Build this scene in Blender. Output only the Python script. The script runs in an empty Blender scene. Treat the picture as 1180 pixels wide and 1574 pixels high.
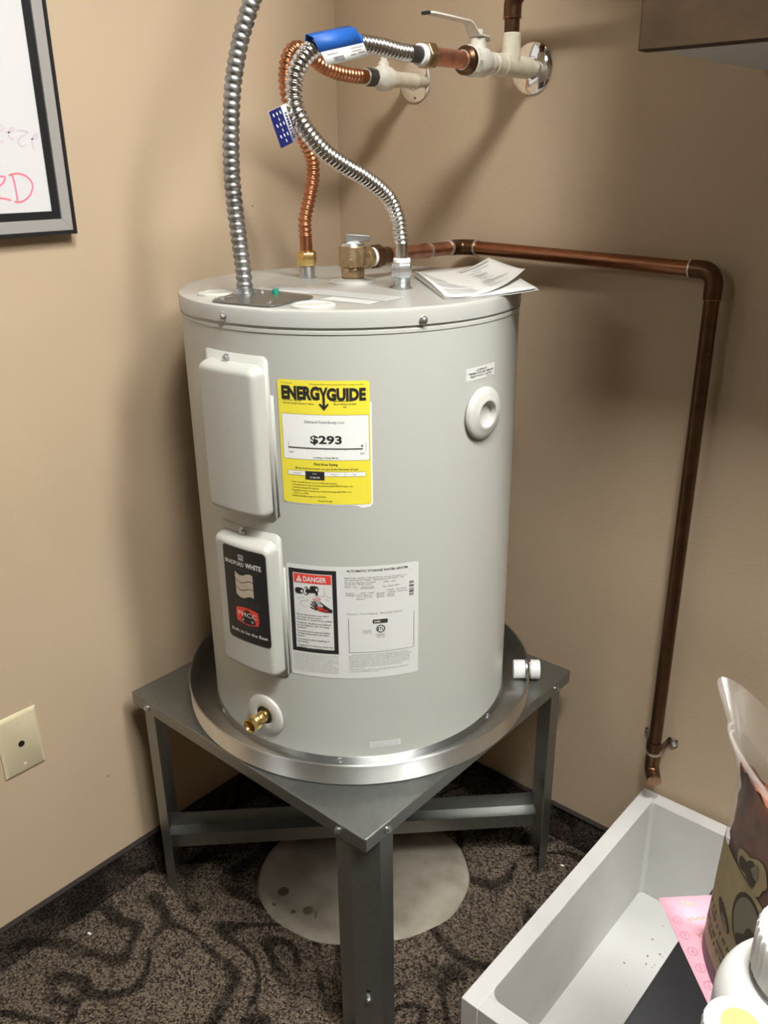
import bpy, bmesh, math, random
from mathutils import Vector, Matrix
random.seed(7)
V = Vector
PI = math.pi
R_ = math.radians
scene = bpy.context.scene
COL = scene.collection

# ------------------------------------------------------------------ camera
CAM = V((1.2378, -1.2917, 1.2981))
YAW, PITCH, ROLL, FPX = 0.7197, 0.3848, -0.0116, 1330.56
fwd = V((-math.sin(YAW)*math.cos(PITCH), math.cos(YAW)*math.cos(PITCH), -math.sin(PITCH)))
rgt = V((math.cos(YAW), math.sin(YAW), 0)); upv = rgt.cross(fwd)
r2 = math.cos(ROLL)*rgt + math.sin(ROLL)*upv
u2 = -math.sin(ROLL)*rgt + math.cos(ROLL)*upv
cd = bpy.data.cameras.new('camera'); cam = bpy.data.objects.new('camera', cd); COL.objects.link(cam)
cam.matrix_world = Matrix(((r2.x, u2.x, -fwd.x, CAM.x), (r2.y, u2.y, -fwd.y, CAM.y), (r2.z, u2.z, -fwd.z, CAM.z), (0, 0, 0, 1)))
cd.sensor_fit = 'VERTICAL'; cd.sensor_height = 36.0; cd.lens = FPX/1574*36.0; cd.clip_start = 0.01
scene.camera = cam

# ------------------------------------------------------------------ world, exposure
w = bpy.data.worlds.new('world'); scene.world = w; w.use_nodes = True
w.node_tree.nodes['Background'].inputs[0].default_value = (1.0, 0.93, 0.82, 1)
w.node_tree.nodes['Background'].inputs[1].default_value = 0.02
vs = scene.view_settings
vs.view_transform = 'Standard'; vs.look = 'None'; vs.exposure = 0.0; vs.gamma = 1.0; vs.use_curve_mapping = False
# ceiling lamps: (x, y, half size x, half size y, emission strength)
LAMPS = [(1.32, -1.05, 0.17, 0.17, 122.0), (-0.2, -3.8, 0.3, 0.6, 11.0), (1.95, -0.65, 0.45, 0.15, 79.0)]
LAMP_COL = (1.0, 1.0, 0.97)
CEIL = 2.55

# ------------------------------------------------------------------ materials
MATS = {}
def lin(r, g, b):
    f = lambda c: (c/255/12.92) if c <= 10 else ((c/255+0.055)/1.055)**2.4
    return (f(r), f(g), f(b))
def mat(name, col, rough=0.5, metal=0.0, noise=0.0, nscale=40, bump=0.0, bscale=60, spec=0.5, col2=None,
        emit=None, alpha=1.0, coat=0.0, aniso=0.0, detail=4, rvar=0.0, lo=0.35, hi=0.65):
    m = bpy.data.materials.new(name); m.use_nodes = True
    nt = m.node_tree; b = nt.nodes['Principled BSDF']
    b.inputs['Base Color'].default_value = (*col, 1); b.inputs['Roughness'].default_value = rough
    b.inputs['Metallic'].default_value = metal; b.inputs['Specular IOR Level'].default_value = spec
    b.inputs['Coat Weight'].default_value = coat; b.inputs['Alpha'].default_value = alpha
    b.inputs['Anisotropic'].default_value = aniso
    if emit: b.inputs['Emission Color'].default_value = (*emit[:3], 1); b.inputs['Emission Strength'].default_value = emit[3]
    if noise or bump or col2 or rvar:
        tc = nt.nodes.new('ShaderNodeTexCoord')
        if noise or col2 or rvar:
            n = nt.nodes.new('ShaderNodeTexNoise'); n.inputs['Scale'].default_value = nscale; n.inputs['Detail'].default_value = detail
            nt.links.new(tc.outputs['Object'], n.inputs['Vector'])
            rp = nt.nodes.new('ShaderNodeValToRGB'); rp.color_ramp.elements[0].position = lo; rp.color_ramp.elements[1].position = hi
            c2 = col2 or tuple(max(0, c*(1-noise)) for c in col); c1 = col if col2 else tuple(min(1, c*(1+noise)) for c in col)
            rp.color_ramp.elements[0].color = (*c2, 1); rp.color_ramp.elements[1].color = (*c1, 1)
            nt.links.new(n.outputs['Fac'], rp.inputs['Fac']); nt.links.new(rp.outputs['Color'], b.inputs['Base Color'])
            if rvar:
                mr = nt.nodes.new('ShaderNodeMapRange'); mr.inputs[3].default_value = rough-rvar; mr.inputs[4].default_value = rough+rvar
                nt.links.new(n.outputs['Fac'], mr.inputs[0]); nt.links.new(mr.outputs[0], b.inputs['Roughness'])
        if bump:
            n2 = nt.nodes.new('ShaderNodeTexNoise'); n2.inputs['Scale'].default_value = bscale; n2.inputs['Detail'].default_value = 3
            nt.links.new(tc.outputs['Object'], n2.inputs['Vector'])
            bp = nt.nodes.new('ShaderNodeBump'); bp.inputs['Strength'].default_value = bump; bp.inputs['Distance'].default_value = 0.002
            nt.links.new(n2.outputs['Fac'], bp.inputs['Height']); nt.links.new(bp.outputs['Normal'], b.inputs['Normal'])
    MATS[name] = m; return m

mat('wall_paint', (0.50, 0.385, 0.265), 0.6, noise=0.03, nscale=3, bump=0.25, bscale=160, spec=0.3)
mat('ceiling_tile', (0.75, 0.73, 0.68), 0.9, noise=0.05, nscale=120)
mat('tank_paint', (0.455, 0.458, 0.415), 0.32, bump=0.04, bscale=300, spec=0.45)
mat('lid_paint', (0.43, 0.425, 0.395), 0.22, spec=0.5)
mat('panel_paint', (0.455, 0.452, 0.412), 0.38, spec=0.45)
mat('galvanized', (0.27, 0.275, 0.262), 0.36, metal=0.9, noise=0.05, nscale=110, rvar=0.05)
mat('pan_metal', (0.84, 0.84, 0.825), 0.54, metal=1.0, noise=0.04, nscale=30)
mat('base_ring_metal', (0.56, 0.565, 0.555), 0.50, metal=1.0, noise=0.05, nscale=30)
mat('zinc', (0.60, 0.62, 0.63), 0.30, metal=1.0, noise=0.1, nscale=80)
mat('conduit_steel', (0.32, 0.315, 0.30), 0.45, metal=1.0, noise=0.12, nscale=60)
mat('stainless', (0.64, 0.62, 0.585), 0.2, metal=1.0)
mat('chrome', (0.80, 0.80, 0.80), 0.08, metal=1.0, noise=0.05, nscale=200)
mat('copper_bright', (0.50, 0.22, 0.115), 0.33, metal=1.0, noise=0.12, nscale=60)
mat('copper_dull', (0.30, 0.130, 0.066), 0.26, metal=1.0, noise=0.07, nscale=45, rvar=0.03)
mat('copper_mid', (0.48, 0.24, 0.165), 0.36, metal=1.0, noise=0.18, nscale=50)
mat('copper_dark', (0.125, 0.066, 0.034), 0.36, metal=0.9, noise=0.16, nscale=60)
mat('copper_elbow', (0.22, 0.12, 0.07), 0.32, metal=1.0, noise=0.25, nscale=60)
mat('copper_new', (0.80, 0.42, 0.30), 0.36, metal=1.0, noise=0.15, nscale=60)
mat('brass', (0.72, 0.52, 0.20), 0.25, metal=1.0)
mat('bronze', (0.50, 0.37, 0.22), 0.38, metal=1.0, noise=0.14, nscale=90)
mat('dark_steel', (0.10, 0.10, 0.095), 0.4, metal=0.8)
mat('cream_plastic', (0.72, 0.66, 0.52), 0.5, noise=0.08, nscale=60, bump=0.1, bscale=120)
mat('valve_paint', (0.80, 0.77, 0.68), 0.45, noise=0.08, nscale=70, bump=0.1, bscale=200)
mat('white_plastic', (0.80, 0.80, 0.78), 0.35)
mat('cap_plastic', (0.52, 0.515, 0.475), 0.4)
mat('solder', (0.70, 0.66, 0.60), 0.35, metal=0.9)
mat('black', (0.012, 0.012, 0.013), 0.45)
mat('black_print', (0.015, 0.015, 0.015), 0.6)
mat('grey_print', (0.16, 0.16, 0.16), 0.6)
mat('light_print', (0.34, 0.34, 0.34), 0.6)
mat('white_paper', (0.80, 0.80, 0.77), 0.55)
mat('label_white', (0.66, 0.655, 0.63), 0.45)
mat('label_yellow', (0.80, 0.69, 0.055), 0.45)
mat('label_red', (0.72, 0.055, 0.035), 0.45)
mat('flag_beige', (0.50, 0.43, 0.33), 0.5)
mat('brand_grey', (0.11, 0.11, 0.11), 0.5)
mat('brand_white', (0.70, 0.69, 0.66), 0.5)
mat('tag_blue', (0.006, 0.085, 0.36), 0.55)
mat('tag_navy', (0.008, 0.011, 0.095), 0.4)
mat('whiteboard', (0.66, 0.65, 0.655), 0.15)
mat('frame_black', (0.010, 0.010, 0.011), 0.4)
mat('frame_silver', (0.40, 0.38, 0.36), 0.45, metal=0.3)
mat('marker_pink', (0.80, 0.21, 0.28), 0.5)
mat('marker_faint', (0.60, 0.50, 0.56), 0.5)
mat('ivory', (0.62, 0.54, 0.36), 0.4)
mat('trough_paint', (0.56, 0.55, 0.53), 0.45, col2=(0.50, 0.49, 0.46), nscale=7, lo=0.28, hi=0.5, bump=0.08, bscale=60)
mat('dirt', (0.20, 0.17, 0.13), 0.9)
mat('concrete', (0.34, 0.30, 0.24), 0.9, col2=(0.20, 0.17, 0.13), nscale=14, lo=0.3, hi=0.62, bump=0.5, bscale=70, detail=8)
mat('concrete_spot', (0.105, 0.088, 0.072), 0.9)
mat('cabinet_wood', (0.072, 0.043, 0.023), 0.7, col2=(0.048, 0.029, 0.015), nscale=22, detail=8, bump=0.15, bscale=120, spec=0.2)
mat('cabinet_white', (0.55, 0.54, 0.52), 0.6)
mat('desk_black', (0.014, 0.014, 0.016), 0.45, noise=0.1, nscale=300)
mat('pink_paper', (0.88, 0.44, 0.54), 0.7)
mat('ink_yellow', (0.75, 0.45, 0.25), 0.7)
mat('ink_pink', (0.66, 0.30, 0.40), 0.7)
mat('kraft', (0.36, 0.30, 0.17), 0.5, noise=0.06, nscale=90)
mat('kraft_dark', (0.06, 0.05, 0.04), 0.55)
mat('kraft_grey', (0.20, 0.19, 0.15), 0.55)
mat('gusset', (0.10, 0.07, 0.085), 0.5)
mat('nut_brown', (0.24, 0.075, 0.036), 0.45, col2=(0.05, 0.017, 0.011), nscale=28, lo=0.35, hi=0.62, bump=0.8, bscale=45)
mat('lime', (0.72, 0.80, 0.10), 0.5)
mat('cap_white', (0.85, 0.85, 0.83), 0.4)
mat('debris', (0.75, 0.73, 0.68), 0.8)
mat('green_screw', (0.02, 0.30, 0.20), 0.35, metal=0.5)
mat('binding', (0.022, 0.016, 0.014), 0.9)
mat('lamp_frame', (0.7, 0.7, 0.7), 0.5)

def film_material():
    m = bpy.data.materials.new('clear_film'); m.use_nodes = True; nt = m.node_tree
    out = nt.nodes['Material Output']; nt.nodes.remove(nt.nodes['Principled BSDF'])
    tr = nt.nodes.new('ShaderNodeBsdfTransparent'); gl = nt.nodes.new('ShaderNodeBsdfGlossy'); df = nt.nodes.new('ShaderNodeBsdfDiffuse')
    gl.inputs['Roughness'].default_value = 0.22; gl.inputs['Color'].default_value = (0.9, 0.88, 0.88, 1)
    df.inputs['Color'].default_value = (0.7, 0.66, 0.62, 1)
    a = nt.nodes.new('ShaderNodeMixShader'); a.inputs[0].default_value = 0.5
    nt.links.new(gl.outputs[0], a.inputs[1]); nt.links.new(df.outputs[0], a.inputs[2])
    b = nt.nodes.new('ShaderNodeMixShader'); b.inputs[0].default_value = 0.22
    nt.links.new(tr.outputs[0], b.inputs[1]); nt.links.new(a.outputs[0], b.inputs[2]); nt.links.new(b.outputs[0], out.inputs[0])
    MATS['clear_film'] = m
film_material()
for nm_, rt_ in (('pan_metal', 0.25), ('base_ring_metal', 0.25)):
    nt = MATS[nm_].node_tree; tn = nt.nodes.new('ShaderNodeTangent'); tn.direction_type = 'RADIAL'; tn.axis = 'Z'
    b_ = nt.nodes['Principled BSDF']; b_.inputs['Anisotropic'].default_value = 1.0; b_.inputs['Anisotropic Rotation'].default_value = rt_
    nt.links.new(tn.outputs[0], b_.inputs['Tangent'])

def carpet_material(name, c_light, c_dark, line_dark):
    m = bpy.data.materials.new(name); m.use_nodes = True; nt = m.node_tree; L = nt.links.new
    b = nt.nodes['Principled BSDF']; b.inputs['Roughness'].default_value = 0.95; b.inputs['Specular IOR Level'].default_value = 0.1
    tc = nt.nodes.new('ShaderNodeTexCoord')
    vo = nt.nodes.new('ShaderNodeTexVoronoi'); vo.inputs['Scale'].default_value = 330; L(tc.outputs['Object'], vo.inputs['Vector'])
    rp = nt.nodes.new('ShaderNodeValToRGB'); e = rp.color_ramp.elements
    e[0].position = 0.15; e[0].color = (*c_dark, 1); e[1].position = 0.9; e[1].color = (*c_light, 1)
    sep = nt.nodes.new('ShaderNodeSeparateColor'); L(vo.outputs['Color'], sep.inputs[0]); L(sep.outputs[0], rp.inputs['Fac'])
    # curling dark lines: contour bands of a smooth noise field
    n = nt.nodes.new('ShaderNodeTexNoise'); n.inputs['Scale'].default_value = 4.2; n.inputs['Detail'].default_value = 0.6
    n.inputs['Distortion'].default_value = 0.7
    L(tc.outputs['Object'], n.inputs['Vector'])
    mu = nt.nodes.new('ShaderNodeMath'); mu.operation = 'MULTIPLY'; mu.inputs[1].default_value = 46; L(n.outputs['Fac'], mu.inputs[0])
    si = nt.nodes.new('ShaderNodeMath'); si.operation = 'SINE'; L(mu.outputs[0], si.inputs[0])
    n3 = nt.nodes.new('ShaderNodeTexNoise'); n3.inputs['Scale'].default_value = 200; L(tc.outputs['Object'], n3.inputs['Vector'])
    ad = nt.nodes.new('ShaderNodeMath'); ad.operation = 'MULTIPLY_ADD'; ad.inputs[1].default_value = 0.9; L(n3.outputs['Fac'], ad.inputs[0]); L(si.outputs[0], ad.inputs[2])
    r2_ = nt.nodes.new('ShaderNodeValToRGB'); e = r2_.color_ramp.elements
    e[0].position = 0.0; e[0].color = (1, 1, 1, 1); e[1].position = 1.0; e[1].color = (line_dark,)*3 + (1,)
    mr = nt.nodes.new('ShaderNodeMapRange'); mr.inputs[1].default_value = 0.70; mr.inputs[2].default_value = 1.30; L(ad.outputs[0], mr.inputs[0])
    n4 = nt.nodes.new('ShaderNodeTexNoise'); n4.inputs['Scale'].default_value = 11; n4.inputs['Detail'].default_value = 2; L(tc.outputs['Object'], n4.inputs['Vector'])
    m4 = nt.nodes.new('ShaderNodeMapRange'); m4.inputs[1].default_value = 0.30; m4.inputs[2].default_value = 0.48; L(n4.outputs['Fac'], m4.inputs[0])
    x4 = nt.nodes.new('ShaderNodeMath'); x4.operation = 'MULTIPLY'; L(mr.outputs[0], x4.inputs[0]); L(m4.outputs[0], x4.inputs[1]); L(x4.outputs[0], r2_.inputs['Fac'])
    mx = nt.nodes.new('ShaderNodeMix'); mx.data_type = 'RGBA'; mx.blend_type = 'MULTIPLY'; mx.inputs[0].default_value = 1
    L(rp.outputs['Color'], mx.inputs[6]); L(r2_.outputs['Color'], mx.inputs[7]); L(mx.outputs[2], b.inputs['Base Color'])
    bp = nt.nodes.new('ShaderNodeBump'); bp.inputs['Strength'].default_value = 1.0; bp.inputs['Distance'].default_value = 0.004; bp.invert = True
    L(vo.outputs['Distance'], bp.inputs['Height']); L(bp.outputs['Normal'], b.inputs['Normal'])
    MATS[name] = m
carpet_material('carpet', (0.215, 0.165, 0.120), (0.030, 0.022, 0.017), 0.26)
carpet_material('carpet_strip_shaded', (0.105, 0.080, 0.062), (0.018, 0.013, 0.011), 0.35)  # same carpet darkened: shade on the upright pile put into its colours

# ------------------------------------------------------------------ mesh helpers
class MB:
    def __init__(s): s.v = []; s.f = []; s.m = []
    def add(s, vs, fs, m=0):
        o = len(s.v); s.v += [V(p) for p in vs]
        for f in fs: s.f.append([i+o for i in f]); s.m.append(m)
        return s
    def box(s, lo, hi, m=0):
        x0, y0, z0 = lo; x1, y1, z1 = hi
        return s.add([(x0,y0,z0),(x1,y0,z0),(x1,y1,z0),(x0,y1,z0),(x0,y0,z1),(x1,y0,z1),(x1,y1,z1),(x0,y1,z1)],
              [(0,3,2,1),(4,5,6,7),(0,1,5,4),(1,2,6,5),(2,3,7,6),(3,0,4,7)], m)
    def prism(s, poly, ext, m=0):
        n = len(poly); e = V(ext); P = [V(p) for p in poly]
        nrm = V((0,0,0))
        for i in range(n): nrm += P[i].cross(P[(i+1) % n])
        if nrm.dot(e) > 0: P = P[::-1]
        return s.add(P+[p+e for p in P], [tuple(range(n)), tuple(range(2*n-1, n-1, -1))]+[(i, i+n, (i+1) % n+n, (i+1) % n) for i in range(n)], m)
    def lathe(s, prof, org, axis=(0,0,1), seg=32, m=0, rf=None, caps=True):
        a = V(axis).normalized(); t = V((1,0,0)) if abs(a.x) < 0.9 else V((0,1,0))
        e1 = (t-a*t.dot(a)).normalized(); e2 = a.cross(e1); o = V(org); n = len(prof); vs = []
        for i, (r, h) in enumerate(prof):
            for k in range(seg):
                an = 2*PI*k/seg; rr = r*(rf(k, i) if rf else 1)
                vs.append(o+a*h+(e1*math.cos(an)+e2*math.sin(an))*rr)
        fs = [(i*seg+k, i*seg+(k+1) % seg, (i+1)*seg+(k+1) % seg, (i+1)*seg+k) for i in range(n-1) for k in range(seg)]
        if caps:
            if prof[0][0] > 1e-6: fs.append(tuple(range(seg-1, -1, -1)))
            if prof[-1][0] > 1e-6: fs.append(tuple((n-1)*seg+k for k in range(seg)))
        return s.add(vs, fs, m)
    def cyl(s, a, b, r, seg=24, m=0, rb=None):
        a, b = V(a), V(b); d = b-a
        return s.lathe([(r, 0), (r if rb is None else rb, d.length)], a, d, seg, m)
    def tube(s, path, rad, seg=16, m=0, caps=True, nrm=None):
        P = [V(p) for p in path]; n = len(P); vs = []; fr = None
        for i in range(n):
            t = (P[min(i+1, n-1)]-P[max(i-1, 0)]).normalized()
            if fr is None:
                h = V((0,0,1)) if abs(t.z) < 0.9 else V((1,0,0)); fr = (h-t*h.dot(t)).normalized()
            else: fr = (fr-t*fr.dot(t)).normalized()
            b = t.cross(fr); r = rad[i] if hasattr(rad, '__len__') else rad
            for k in range(seg):
                an = 2*PI*k/seg; vs.append(P[i]+(fr*math.cos(an)+b*math.sin(an))*r)
        fs = [(i*seg+k, i*seg+(k+1) % seg, (i+1)*seg+(k+1) % seg, (i+1)*seg+k) for i in range(n-1) for k in range(seg)]
        if caps: fs += [tuple(range(seg-1, -1, -1)), tuple((n-1)*seg+k for k in range(seg))]
        return s.add(vs, fs, m)
    def grid(s, fn, nu, nv, m=0):
        vs = [fn(i/nu, j/nv) for j in range(nv+1) for i in range(nu+1)]
        return s.add(vs, [(j*(nu+1)+i, j*(nu+1)+i+1, (j+1)*(nu+1)+i+1, (j+1)*(nu+1)+i) for j in range(nv) for i in range(nu)], m)

ROOT = {}
def build(mb, name, mats, parent=None, loc=None, sharp=35, bevel=0, bseg=2):
    me = bpy.data.meshes.new(name)
    o = bpy.data.objects.new(name, me); COL.objects.link(o)
    off = V((0,0,0))
    if parent is not None:
        o.parent = parent; off = ROOT[parent.name]
    elif loc is not None:
        off = V(loc); o.location = off
    ROOT[o.name] = off
    me.from_pydata([tuple(p-off) for p in mb.v], [], mb.f)
    if isinstance(mats, str): mats = [mats]
    for q in mats: me.materials.append(MATS[q])
    for p, mi in zip(me.polygons, mb.m): p.material_index = mi
    me.validate()
    for p in me.polygons: p.use_smooth = True
    me.set_sharp_from_angle(angle=R_(sharp))
    if bevel:
        bv = o.modifiers.new('bevel', 'BEVEL'); bv.width = bevel; bv.segments = bseg; bv.limit_method = 'ANGLE'; bv.angle_limit = R_(40)
        bv.harden_normals = False
    return o
def tag(o, label, cat, group=None):
    o['label'] = label; o['category'] = cat
    if group: o['group'] = group
    return o
def thing(name, label, cat, loc, group=None):
    o = bpy.data.objects.new(name, None); COL.objects.link(o); o.location = loc; o.empty_display_size = 0.05
    ROOT[o.name] = V(loc); return tag(o, label, cat, group)
def struct(o): o['kind'] = 'structure'; return o
def spline(pts, n=12):
    P = [V(p) for p in pts]; out = []
    for i in range(len(P)-1):
        p0 = P[max(i-1, 0)]; p1 = P[i]; p2 = P[i+1]; p3 = P[min(i+2, len(P)-1)]
        for k in range(n):
            t = k/n
            out.append(0.5*((2*p1)+(p2-p0)*t+(2*p0-5*p1+4*p2-p3)*t*t+(3*p1-p0-3*p2+p3)*t**3))
    out.append(P[-1]); return out
def resample(path, step):
    out = [path[0]]; acc = 0.0
    for a, b in zip(path, path[1:]):
        d = (b-a).length; pos = 0.0
        while acc+(d-pos) >= step:
            pos += step-acc; out.append(a+(b-a)*(pos/d)); acc = 0.0
        acc += d-pos
    if (out[-1]-path[-1]).length > step*0.3: out.append(path[-1])
    else: out[-1] = path[-1]
    return out
def corrugated(pts, r, amp, pitch, k=8, seg=18, shape=1.0, m=0):
    p = resample(spline(pts, 24), pitch/k)
    rad = []
    for i in range(len(p)):
        c = 0.5+0.5*math.cos(2*PI*i/k)
        if shape < 1: c = (1, 1, 0.97, 0.9, 0.15, 0.0, 0.15, 0.85)[i % 8]
        rad.append(r-amp+2*amp*c)
    return MB().tube(p, rad, seg, m)
def arc(c, a, b, n=8):
    # quarter bend from c+a (a: start offset) to c+b around inner centre
    c, a, b = V(c), V(a), V(b); return [c+a*math.cos(t*PI/2/n)+b*math.sin(t*PI/2/n) for t in range(n+1)]
def screw(parent, pos, nrm, r=0.0052, matname='zinc'):
    mb = MB(); mb.lathe([(r*1.25, 0), (r*1.25, r*0.3), (r*1.1, r*0.45)], pos, nrm, 16)
    mb.lathe([(r*0.85, r*0.4), (r*0.85, r*1.1), (r*0.55, r*1.25)], pos, nrm, 6)
    return build(mb, 'screw', matname, parent)

# text → flat mesh, normalised to cap height 1
TXT = {}
def text_geo(s, bold=0.0, res=2):
    key = (s, bold, res)
    if key in TXT: return TXT[key]
    cu = bpy.data.curves.new('t', 'FONT'); cu.body = s; cu.size = 1.0; cu.offset = bold; cu.resolution_u = res; cu.fill_mode = 'FRONT'
    ob = bpy.data.objects.new('t', cu); COL.objects.link(ob)
    dg = bpy.context.evaluated_depsgraph_get()
    me = bpy.data.meshes.new_from_object(ob.evaluated_get(dg))
    vs = [(v.co.x/0.70, v.co.y/0.70) for v in me.vertices]; fs = [tuple(p.vertices) for p in me.polygons]
    x0 = min((p[0] for p in vs), default=0); x1 = max((p[0] for p in vs), default=0)
    vs = [(p[0]-x0, p[1]) for p in vs]
    bpy.data.objects.remove(ob); bpy.data.meshes.remove(me); bpy.data.curves.remove(cu)
    TXT[key] = (vs, fs, x1-x0); return TXT[key]

class Patch:
    """a sheet with coordinates u (to the right) and v (down), both in metres; P maps them on to the surface, h above it"""
    def __init__(s, P, step=0.008): s.P = P; s.step = step
    def rect(s, mb, u0, v0, u1, v1, h=0.0, m=0):
        n = max(1, int(abs(u1-u0)/s.step+0.99))
        mb.grid(lambda a, b: s.P(u0+(u1-u0)*a, v1+(v0-v1)*b, h), n, max(1, int(abs(v1-v0)/0.04+0.99)), m)
    def frame(s, mb, u0, v0, u1, v1, t, h=0.0, m=0):
        s.rect(mb, u0, v0, u1, v0+t, h, m); s.rect(mb, u0, v1-t, u1, v1, h, m)
        s.rect(mb, u0, v0+t, u0+t, v1-t, h, m); s.rect(mb, u1-t, v0+t, u1, v1-t, h, m)
    def rrect(s, mb, u0, v0, u1, v1, r, h=0.0, m=0):
        us = [u0+r*(1-math.cos(k*PI/12)) for k in range(7)]
        n = max(1, int((u1-u0-2*r)/s.step+0.99)); us += [u0+r+(u1-u0-2*r)*k/n for k in range(1, n)]
        us += [u1-r*(1-math.cos(k*PI/12)) for k in range(6, -1, -1)]
        vs = []
        for u in us:
            d = max(u0+r-u, u-(u1-r), 0); e = r-math.sqrt(max(r*r-d*d, 0))
            vs += [s.P(u, v1-e, h), s.P(u, v0+e, h)]
        mb.add(vs, [(2*i, 2*i+2, 2*i+3, 2*i+1) for i in range(len(us)-1)], m)
    def poly(s, mb, pts, h=0.0, m=0):
        A = sum(pts[i][0]*pts[(i+1) % len(pts)][1]-pts[(i+1) % len(pts)][0]*pts[i][1] for i in range(len(pts)))
        if A > 0: pts = pts[::-1]
        mb.add([s.P(u, v, h) for u, v in pts], [tuple(range(len(pts)))], m)
    def disc(s, mb, u, v, ru, rv=None, h=0.0, m=0, n=20, r0=0.0):
        rv = rv or ru; q = [(math.cos(2*PI*k/n), -math.sin(2*PI*k/n)) for k in range(n)]
        if not r0: s.poly(mb, [(u+ru*a, v+rv*b) for a, b in q], h, m)
        else:
            vs = [s.P(u+ru*a, v+rv*b, h) for a, b in q]+[s.P(u+ru*r0*a, v+rv*r0*b, h) for a, b in q]
            mb.add(vs, [(k, (k+1) % n, (k+1) % n+n, k+n) for k in range(n)], m)
    def line(s, mb, pts, wd, h=0.0, m=0):
        for (a, b), (c, d) in zip(pts, pts[1:]):
            L = math.hypot(c-a, d-b) or 1e-9; nx, ny = -(d-b)/L*wd/2, (c-a)/L*wd/2
            s.poly(mb, [(a+nx, b+ny), (c+nx, d+ny), (c-nx, d-ny), (a-nx, b-ny)], h, m)
    def text(s, mb, t, u, v, size, width=None, align='l', h=0.0, m=0, bold=0.0, res=1):
        """v is the base line, size the cap height; width squeezes or stretches"""
        vs, fs, wd = text_geo(t, bold, res); sx = size
        if width: sx = width/max(wd, 1e-6)
        tot = wd*sx; o = {'l': 0, 'c': -tot/2, 'r': -tot}[align]
        mb.add([s.P(u+o+x*sx, v-y*size, h) for x, y in vs], fs, m)

# ------------------------------------------------------------------ room shell
X0, X1, Y1 = -3.0, 4.6, -5.6
PC = (0.335, -0.335)
def patch_r(t): return 0.190+0.020*math.cos(2*(t-R_(45)))+0.0015*math.sin(5*t+1)+0.001*math.sin(13*t)
N = 96
mb = MB(); ring = []; sq = []; low = []
for k in range(N):
    t = 2*PI*k/N; r = patch_r(t); c, s_ = math.cos(t), math.sin(t)
    ring.append((PC[0]+r*c, PC[1]+r*s_, 0)); low.append((PC[0]+r*c, PC[1]+r*s_, -0.009))
    q = 0.32/max(abs(c), abs(s_)); sq.append((PC[0]+q*c, PC[1]+q*s_, 0))
mb.add(ring+sq+low, [(k, k+N, (k+1) % N+N, (k+1) % N) for k in range(N)]+[(k+2*N, k, (k+1) % N, (k+1) % N+2*N) for k in range(N)])
ax, bx, ay, by = PC[0]-0.32, PC[0]+0.32, PC[1]-0.32, PC[1]+0.32
for lo, hi in (((X0, Y1), (ax, 0)), ((bx, Y1), (X1, 0)), ((ax, Y1), (bx, ay)), ((ax, by), (bx, 0))):
    mb.add([(lo[0], lo[1], 0), (hi[0], lo[1], 0), (hi[0], hi[1], 0), (lo[0], hi[1], 0)], [(0, 1, 2, 3)])
floor = struct(build(mb, 'floor', 'carpet'))
floor['label'] = 'dark brown patterned loop carpet with a round cut-out'
mb = MB(); mb.add([(PC[0]+(patch_r(2*PI*k/N)+0.01)*math.cos(2*PI*k/N), PC[1]+(patch_r(2*PI*k/N)+0.01)*math.sin(2*PI*k/N), -0.006) for k in range(N)], [tuple(range(N))])
sp = build(mb, 'concrete_patch', 'concrete', floor); sp['label'] = 'round patch of bare grey concrete'
def spot(x, y, rx, ry, a=0):
    b = MB(); b.add([(x+rx*math.cos(t*PI/10)*math.cos(a)-ry*math.sin(t*PI/10)*math.sin(a), y+rx*math.cos(t*PI/10)*math.sin(a)+ry*math.sin(t*PI/10)*math.cos(a), -0.0056) for t in range(20)], [tuple(range(20))])
    return b
sm = MB()
for a in ((0.2455, -0.4671, 0.011, 0.011), (0.3144, -0.4681, 0.010, 0.010), (0.2952, -0.4884, 0.005, 0.005), (0.255, -0.500, 0.004, 0.003), (0.333, -0.466, 0.002, 0.009, 0.7)):
    b = spot(*a); sm.add(b.v, b.f)
build(sm, 'stain', 'concrete_spot', floor)

def wall(name, lo, hi, m='wall_paint'): return struct(build(MB().box(lo, hi), name, m))
wall('wall_left', (-0.12, -1.25, 0), (0, 0, CEIL))
wall('wall_right', (X0, 0, 0), (X1, 0.1, CEIL))
wall('wall_side', (X0-0.1, Y1, 0), (X0, 0, CEIL))
wall('wall_end', (X1, Y1, 0), (X1+0.1, 0, CEIL))
wall('wall_back', (X0, Y1-0.1, 0), (X1, Y1, CEIL))
wall('ceiling', (X0, Y1, CEIL), (X1, 0, CEIL+0.1), 'ceiling_tile')
HB = 0.083
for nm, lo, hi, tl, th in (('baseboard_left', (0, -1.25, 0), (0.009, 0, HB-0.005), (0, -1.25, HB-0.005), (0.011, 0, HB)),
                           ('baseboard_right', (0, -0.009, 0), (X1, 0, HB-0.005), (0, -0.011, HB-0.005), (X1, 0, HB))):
    o = struct(build(MB().box(lo, hi), nm, 'carpet_strip_shaded', bevel=0.002)); o['label'] = 'strip of patterned carpet along the foot of the wall'
    build(MB().box(tl, th), 'binding', 'binding', o, bevel=0.002)

# small marks on the painted walls
for nm_, pos, rr in (('wall_left', (0.0002, -0.2223, 1.2273), 0.0020), ('wall_left', (0.0002, -0.6555, 0.2570), 0.0022)):
    b = MB().lathe([(rr, 0), (rr*0.6, 0.0004), (0.0002, 0.0005)], pos, (1, 0, 0), 8); o = build(b, 'scuff', 'dirt', bpy.data.objects[nm_])

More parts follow.
